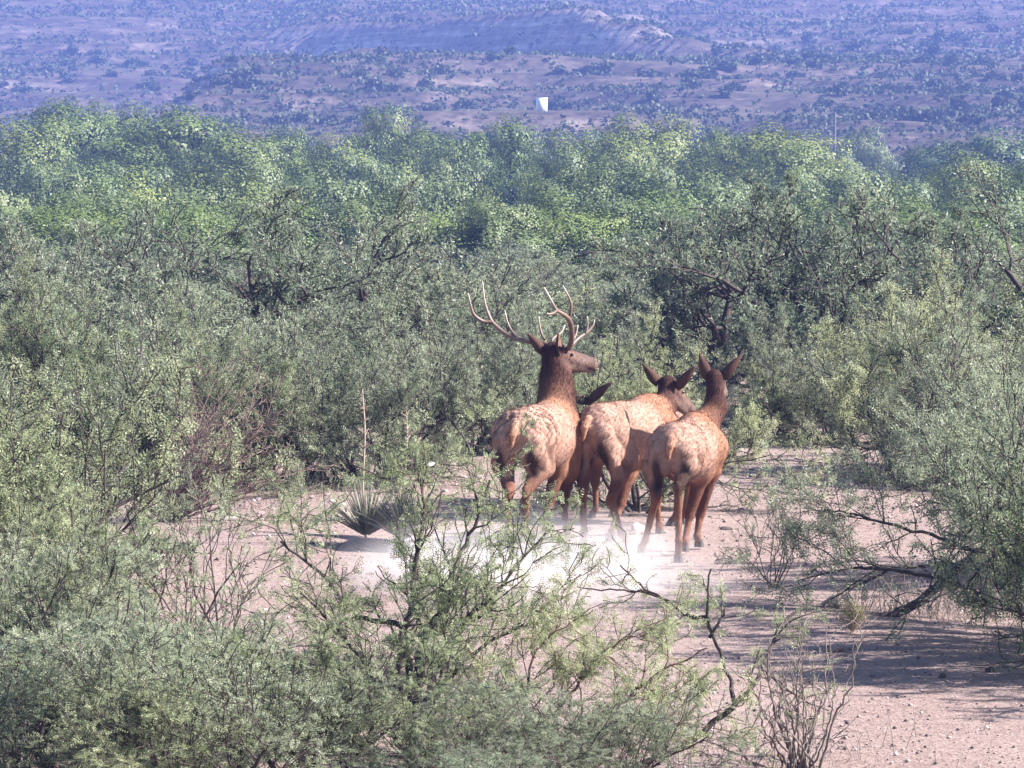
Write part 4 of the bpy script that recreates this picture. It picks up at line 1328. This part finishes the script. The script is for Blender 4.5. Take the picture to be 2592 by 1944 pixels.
# fourth elk, ahead of the others
make_elk('cow_elk', 1.79, 42.2, -50,
    {'L': [(-.15, .25, .75, 0), (-.13, -.10, .48, 0), (-.13, -.06, .12, 0), (-.13, 0, 0, 0)],
     'R': [(.15, .25, .75, 0), (.13, -.05, .48, 0), (.13, .02, .12, 0), (.13, .08, 0, 0)]},
    {'L': [(-.15, 1.0, .72, 0), (-.13, 1.05, .42, 0), (-.13, 1.04, .12, 0), (-.13, 1.1, 0, 0)],
     'R': [(.15, 1.0, .72, 0), (.13, .97, .42, 0), (.13, .94, .12, 0), (.13, 1.0, 0, 0)]},
    {'poll': (1482, 1022, 43.0)},
    {'muzzle': (1452, 1068, 43.28)},
    [((1470, 1014, 43.0), (1436, 985, 43.0), (-0.4, 0.7, -0.2)), ((1494, 1012, 42.95), (1546, 970, 42.85), (0.3, 0.8, -0.4))],
    'cow elk mostly hidden ahead of the bull, one dark ear showing', s=0.86, seed=8)

# ------------------------------------------------------------------ yucca with two dry flower stalks
def yucca():
    rng = np.random.default_rng(31)
    for (px, py, stalk, lab, rad) in ((925, 1395, (918, 1262, 917, 985), 'yucca rosette carrying the taller dry flower stalk', 0.62),
                                      (1020, 1400, (1019, 1268, 1028, 1030), 'yucca rosette carrying the shorter dry flower stalk', 0.6)):
        x, y = at(px, py)
        z = gzf(x, y)
        root = empty('yucca', (x, y, z)); tag(root, lab, 'yucca', 'yuccas beside the clearing')
        n = 150
        a = rng.uniform(0, 6.283, n); e = rng.uniform(0.05, 1.15, n)
        d = np.stack([np.cos(a) * np.sin(e), np.sin(a) * np.sin(e), np.cos(e)], -1)
        l = rad * rng.uniform(0.75, 1.1, n)[:, None]
        c0 = np.array([0, 0, 0.10])
        sd = unit(np.cross(d, rng.normal(0, 1, (n, 3)))) * 0.008
        m1 = c0 + d * l * 0.5 + np.array([0, 0, 0.02])
        V = np.stack([c0 + d * 0.03 - sd, c0 + d * 0.03 + sd, m1 + sd, m1 - sd, c0 + d * l + sd * 0.05, c0 + d * l - sd * 0.05], 1)
        V[:, :, 2] = np.maximum(V[:, :, 2], 0.01)
        b = (np.arange(n) * 6)[:, None]
        Fq = np.concatenate([b + np.array([[0, 1, 2, 3]]), b + np.array([[3, 2, 4, 5]])])
        ac = Acc(); ac.add(V.reshape(-1, 3), Fq, np.repeat(rng.uniform(0, 1, n), 6))
        lf = obj('leaf_rosette', ac.mesh('yucca_leaves', M_YUC), root); lf['kind'] = 'stuff'
        top = W3(stalk[2], stalk[3], y); bs = np.array((0, 0, 0.05))
        tp = np.array(top) - np.array((x, y, z))
        mid_ = np.array(W3(stalk[0], stalk[1], y)) - np.array((x, y, z))
        P = catmull([bs, mid_, tp * 0.6 + mid_ * 0.4 + np.array((0.025, 0, 0)), tp], 8)
        sa = Acc(); v, f = tubes(P[None], np.linspace(0.012, 0.006, len(P))[None], 7); sa.add(v, f)
        k = 34
        t = rng.uniform(0.55, 1.0, k); ii = (t * (len(P) - 1)).astype(int)
        dd = unit(rng.normal(0, 1, (k, 3)) * np.array([1, 1, 0.3]) + np.array([0, 0, 0.8]))
        q0 = P[ii]; q1 = q0 + dd * rng.uniform(0.03, 0.09, k)[:, None]
        pts = np.stack([q0, (q0 + q1) / 2, q1], 1)
        v, f = tubes(pts, np.tile([0.003, 0.0035, 0.004], (k, 1)), 4); sa.add(v, f)
        obj('flower_stalk', sa.mesh('yucca_stalk', M_STRAW, True), root)
yucca()

# ------------------------------------------------------------------ rocks, gravel, sticks, tufts
def rock_mesh(name, seed, mat):
    import bmesh
    bm = bmesh.new()
    bmesh.ops.create_icosphere(bm, subdivisions=3, radius=1.0)
    rng = np.random.default_rng(seed)
    V = np.array([v.co[:] for v in bm.verts])
    F3 = np.array([[v.index for v in f.verts] for f in bm.faces])
    bm.free()
    for i in range(9):
        nvec = unit(rng.normal(0, 1, 3)); c = rng.uniform(0.55, 0.85)
        d = V @ nvec - c
        V = V - nvec * np.maximum(d, 0)[:, None] * 0.85
    V = V * (1 + 0.12 * fbm(V[:, 0] * 2.5 + 5, V[:, 1] * 2.5 + V[:, 2] * 2, seed, 3))[:, None]
    V *= np.array([1.0, 0.8, 0.62])
    return mesh_np(name, V, F3, smooth=False, mat=mat)
RK = [rock_mesh('rock_%d' % i, 50 + i, M_ROCK) for i in range(3)]
RKD = [rock_mesh('dark_rock_%d' % i, 60 + i, M_ROCK_DK) for i in range(2)]
RKP = [rock_mesh('pale_rock_%d' % i, 70 + i, M_ROCK_PALE) for i in range(2)]
rr = random.Random(3)
def rock(me, px, py, size, label, group=None, sq=1.0):
    x, y = at(px, py)
    o = obj('rock', me, loc=(x, y, gzf(x, y) + size * 0.2))
    o.scale = (size, size, size * sq); o.rotation_euler = (0, 0, rr.uniform(0, 6.28))
    tag(o, label, 'rock', group)
rock(RKD[0], 2391, 1728, 0.042, 'dark rounded rock on open gravel, the one nearer the dead twiggy shrub', sq=1.2)
rock(RKD[1], 2515, 1717, 0.044, 'dark rounded rock on open gravel, the one farther from the dead twiggy shrub', sq=1.0)
rock(RK[0], 2108, 1545, 0.125, 'large brown boulder in the shade of the leaning trunk', sq=1.0)
rock(RK[1], 2125, 1668, 0.075, 'brown rock on the ground beside the small yellow-green tuft')
rock(RKP[0], 1612, 1345, 0.10, 'pale rock behind the legs of the cow elk')
rock(RKD[1], 1838, 1338, 0.07, 'flat dark stone in front of the fallen curved sticks', sq=0.5)
rock(RK[2], 2140, 1238, 0.14, 'brown rock in shade below the broad pale mesquite')
rock(RK[0], 2005, 1315, 0.08, 'flat tan stone in the middle of the right-hand clearing', sq=0.5)
rock(RK[1], 1995, 1240, 0.10, 'dark tan rock at the shaded back of the right-hand clearing')
rock(RKD[0], 995, 1250, 0.09, 'dark rock on bare ground between the two yucca stalks')
rock(RKP[1], 1085, 1180, 0.12, 'tan rock beside the fan-stemmed mesquite')
for i in range(46):
    px = rr.uniform(560, 900); py = rr.uniform(1245, 1330)
    rock(rr.choice(RK + RKP), px, py, rr.uniform(0.02, 0.06), 'small pale stone scattered on the bare ground by the red-stemmed shrub', 'stones by the red-stemmed shrub', 0.7)
for i in range(60):
    px = rr.uniform(1080, 1280) if i % 2 else rr.uniform(1850, 2240); py = rr.uniform(1140, 1290)
    rock(rr.choice(RK + RKD[:1]), px, py, rr.uniform(0.02, 0.06), 'small stone on the shaded ground at the back of the clearing', 'stones at the back of the clearing', 0.7)
for i in range(34):
    px = rr.uniform(1900, 2600); py = rr.uniform(1640, 1940)
    rock(rr.choice(RK + RKD), px, py, rr.uniform(0.008, 0.018), 'pebble on the open gravel beside the dead twiggy shrub', 'pebbles on the open gravel', 0.8)

def gravel():
    rng = np.random.default_rng(9)
    K = 13000
    py = rng.uniform(1130, 2100, K); px = rng.uniform(-100, 2750, K)
    Y = FPX * CAMZ / (py - HORIZON) + rng.normal(0, 0.4, K); X = (px - PW / 2) / FPX * Y
    Z = gz(X, Y)
    s = np.minimum(np.exp(rng.normal(-4.95, 0.5, K)), 0.022) * np.where(Y > 36, 1.5, 1.0)
    octa = np.array([[1, 0, 0], [0, 1, 0], [-1, 0, 0], [0, -1, 0], [0, 0, .75], [0, 0, -.5]], dtype=float)
    V = octa[None] * rng.uniform(0.65, 1.3, (K, 6, 1)) * s[:, None, None]
    a = rng.uniform(0, 6.28, K); ca, sa = np.cos(a)[:, None], np.sin(a)[:, None]
    V = np.stack([V[:, :, 0] * ca - V[:, :, 1] * sa, V[:, :, 0] * sa + V[:, :, 1] * ca, V[:, :, 2]], -1) + np.stack([X, Y, Z + s * 0.3], -1)[:, None]
    f = np.array([[0, 1, 4], [1, 2, 4], [2, 3, 4], [3, 0, 4], [1, 0, 5], [2, 1, 5], [3, 2, 5], [0, 3, 5]])
    Fq = (np.arange(K) * 6)[:, None, None] + f[None]
    me = mesh_np('gravel', V.reshape(-1, 3), Fq.reshape(-1, 3), {'tint': np.repeat(rng.uniform(0, 1, K), 6)}, False, M_GRAVEL)
    tag(obj('gravel', me), 'fine gravel strewn over the pinkish bare ground', 'gravel', kind='stuff')
    # dry grass stems and leaf litter under the shrubs
    K = 2600
    cx = [(2400, 1545, 230, 40, 480), (2300, 1220, 180, 40, 300), (950, 1240, 200, 25, 120), (600, 1270, 230, 25, 160), (1800, 1930, 500, 60, 160)]
    P0 = []
    for (px, py, w, h, k) in cx:
        qx = rng.normal(px, w * .55, k); qy = rng.normal(py, h * .6, k)
        yy = FPX * CAMZ / (qy - HORIZON); P0.append(np.stack([(qx - PW / 2) / FPX * yy, yy], -1))
    P0 = np.concatenate(P0)
    z = gz(P0[:, 0], P0[:, 1])
    p0 = np.column_stack([P0, z])
    d = unit(rng.normal(0, 0.45, p0.shape) + np.array([0, 0, 1.0]))
    l = rng.uniform(0.06, 0.32, len(p0))[:, None]
    p1 = p0 + d * l * .5; p2 = p1 + unit(d + rng.normal(0, .3, d.shape)) * l * .5
    v, f = tubes(np.stack([p0, p1, p2], 1), np.tile([0.003, 0.0025, 0.0015], (len(p0), 1)), 3)
    a = Acc(); a.add(v, f)
    tag(obj('dry_grass', a.mesh('dry_grass', M_BARK_DEAD)), 'thin dry grass stems under the shrubs', 'grass', kind='stuff')
gravel()

def stick(pp, Y, r, label, mat=M_BARK_DEAD):
    pts = [W3(p[0], p[1], Y) for p in pp]
    base = pts[0].copy(); g = gzf(base.x, base.y); base.z = g
    P = catmull([np.array(p) - np.array(base) for p in pts], 6)
    P[:, 2] = np.maximum(P[:, 2], r)
    acc = Acc(); v, f = tubes(P[None], np.linspace(r, r * .5, len(P))[None], 7); acc.add(v, f)
    i = len(P) // 2
    q = np.stack([P[i], P[i] + np.array([.06, .03, .05]), P[i] + np.array([.15, .05, .07])])
    v, f = tubes(q[None], np.array([[r * .6, r * .45, r * .25]]), 5); acc.add(v, f)
    tag(obj('fallen_stick', acc.mesh('fallen_stick', mat, True), loc=base), label, 'stick')
stick([(1765, 1282), (1800, 1288), (1835, 1278), (1870, 1285)], 44.3, 0.014, 'longer pale curved stick lying behind the rearmost cow elk')
stick([(1822, 1290), (1840, 1298), (1862, 1300)], 43.9, 0.012, 'shorter pale curved stick lying behind the rearmost cow elk')
stick([(330, 1325), (400, 1310), (470, 1295), (520, 1282)], 43.6, 0.022, 'dark fallen branch on the ground before the red-stemmed shrub', M_BARK)

def tuft(px, py, seed, label, H=0.2, n=260):
    rng = np.random.default_rng(seed)
    x, y = at(px, py)
    root = empty('snakeweed_tuft', (x, y, gzf(x, y))); tag(root, label, 'tuft')
    a = rng.uniform(0, 6.283, n); e = np.abs(rng.normal(0, .45, n))
    d = np.stack([np.cos(a) * np.sin(e), np.sin(a) * np.sin(e), np.cos(e)], -1)
    l = (H * rng.uniform(.7, 1.15, n))[:, None]
    p1 = d * l * .5; p2 = p1 + unit(d + rng.normal(0, .2, d.shape)) * l * .5
    v, f = tubes(np.stack([np.zeros_like(p1), p1, p2], 1), np.tile([.002, .0018, .0015], (n, 1)), 3)
    acc = Acc(); acc.add(v, f); obj('stems', acc.mesh('tuft_stems', M_STRAW), root)
    b = rng.integers(0, n, 700); t = rng.uniform(.35, 1, 700)[:, None]
    P = p1[b] * (1 - t) + p2[b] * t + rng.normal(0, .006, (700, 3))
    A = unit(d[b] + rng.normal(0, .4, (700, 3))); B = unit(np.cross(A, rng.normal(0, 1, A.shape)))
    acc = Acc(); acc.add(*quads(P, A * .014, B * .0035, rng.uniform(0, 1, 700))); obj('foliage', acc.mesh('tuft_leaves', M_SNAKE), root)
tuft(2163, 1628, 1, 'small yellow-green snakeweed tuft standing at the edge of the shade', 0.24)

# ------------------------------------------------------------------ air: dust cloud and haze
def volume_mat(name, build):
    m = bpy.data.materials.new(name); m.use_nodes = True
    nt = m.node_tree; nt.nodes.clear()
    out = nt.nodes.new('ShaderNodeOutputMaterial')
    v = nt.nodes.new('ShaderNodeVolumePrincipled')
    nt.links.new(v.outputs[0], out.inputs['Volume'])
    build(nt, v)
    return m
def dust():
    import bmesh
    def build(nt, v, dens=1.0):
        v.inputs['Color'].default_value = (0.96, 0.885, 0.87, 1)
        tc = N(nt, 'ShaderNodeTexCoord')
        ln = N(nt, 'ShaderNodeVectorMath', operation='LENGTH'); nt.links.new(tc.outputs['Object'], ln.inputs[0])
        fall = N(nt, 'ShaderNodeMapRange', interpolation_type='SMOOTHSTEP', inp={'From Min': 1.0, 'From Max': 0.05, 'To Min': 0.0, 'To Max': 1.0})
        nt.links.new(ln.outputs['Value'], fall.inputs[0])
        geo = N(nt, 'ShaderNodeNewGeometry')
        f = noise(nt, geo.outputs['Position'], 2.0, 5, 0.62)
        mr = N(nt, 'ShaderNodeMapRange', interpolation_type='SMOOTHSTEP', inp={'From Min': 0.40, 'From Max': 0.66, 'To Min': 0.04, 'To Max': 1.0})
        nt.links.new(f, mr.inputs[0])
        mu = N(nt, 'ShaderNodeMath', operation='MULTIPLY'); nt.links.new(fall.outputs[0], mu.inputs[0]); nt.links.new(mr.outputs[0], mu.inputs[1])
        m2 = N(nt, 'ShaderNodeMath', operation='MULTIPLY'); nt.links.new(mu.outputs[0], m2.inputs[0]); m2.inputs[1].default_value = dens
        nt.links.new(m2.outputs[0], v.inputs['Density'])
    mat = volume_mat('dust', build)
    thin = volume_mat('thin_dust', lambda nt, v: build(nt, v, 1.5))
    bm = bmesh.new(); bmesh.ops.create_icosphere(bm, subdivisions=3, radius=1.0)
    me = bpy.data.meshes.new('dust_cloud'); bm.to_mesh(me); bm.free(); me.materials.append(mat)
    me2 = me.copy(); me2.materials.clear(); me2.materials.append(thin)
    for (px, py, r, lab) in ((1380, 1398, .42, 'puff of dust round the hooves of the bull elk'), (1560, 1388, .40, 'puff of dust round the hooves of the middle cow elk'),
                             (1622, 1412, .36, 'puff of dust trailing the hind hoof of the rearmost cow elk')):
        x, y = at(px, py)
        o = obj('dust_cloud', me2, loc=(x, y - .15, .1)); o.scale = (r * 1.3, r * 1.5, r)
        tag(o, lab, 'dust', kind='stuff')
    for (x, y, z, sx, sy, sz, lab) in ((0.42, 35.8, 0.02, 2.1, 3.5, 0.8, 'pale dust cloud kicked up behind the hooves of the elk'),
                                       (-0.7, 36.4, 0.1, 1.1, 1.6, 0.6, 'thinner dust drifting in front of the yuccas')):
        o = obj('dust_cloud', me if sx > 1.3 else me2, loc=(x, y, z)); o.scale = (sx, sy, sz)
        tag(o, lab, 'dust', kind='stuff')
dust()

def haze():
    def build(nt, v):
        v.inputs['Color'].default_value = (0.26, 0.38, 1.0, 1)
        v.inputs['Density'].default_value = 0.00036
        v.inputs['Anisotropy'].default_value = 0.0
    mat = volume_mat('haze', build)
    a = Acc(); box(a, (0, 1570, 46), (1500, 3300, 122))
    o = obj('haze', a.mesh('haze', mat)); tag(o, 'thin blue haze filling the valley air', 'haze', kind='stuff')
haze()
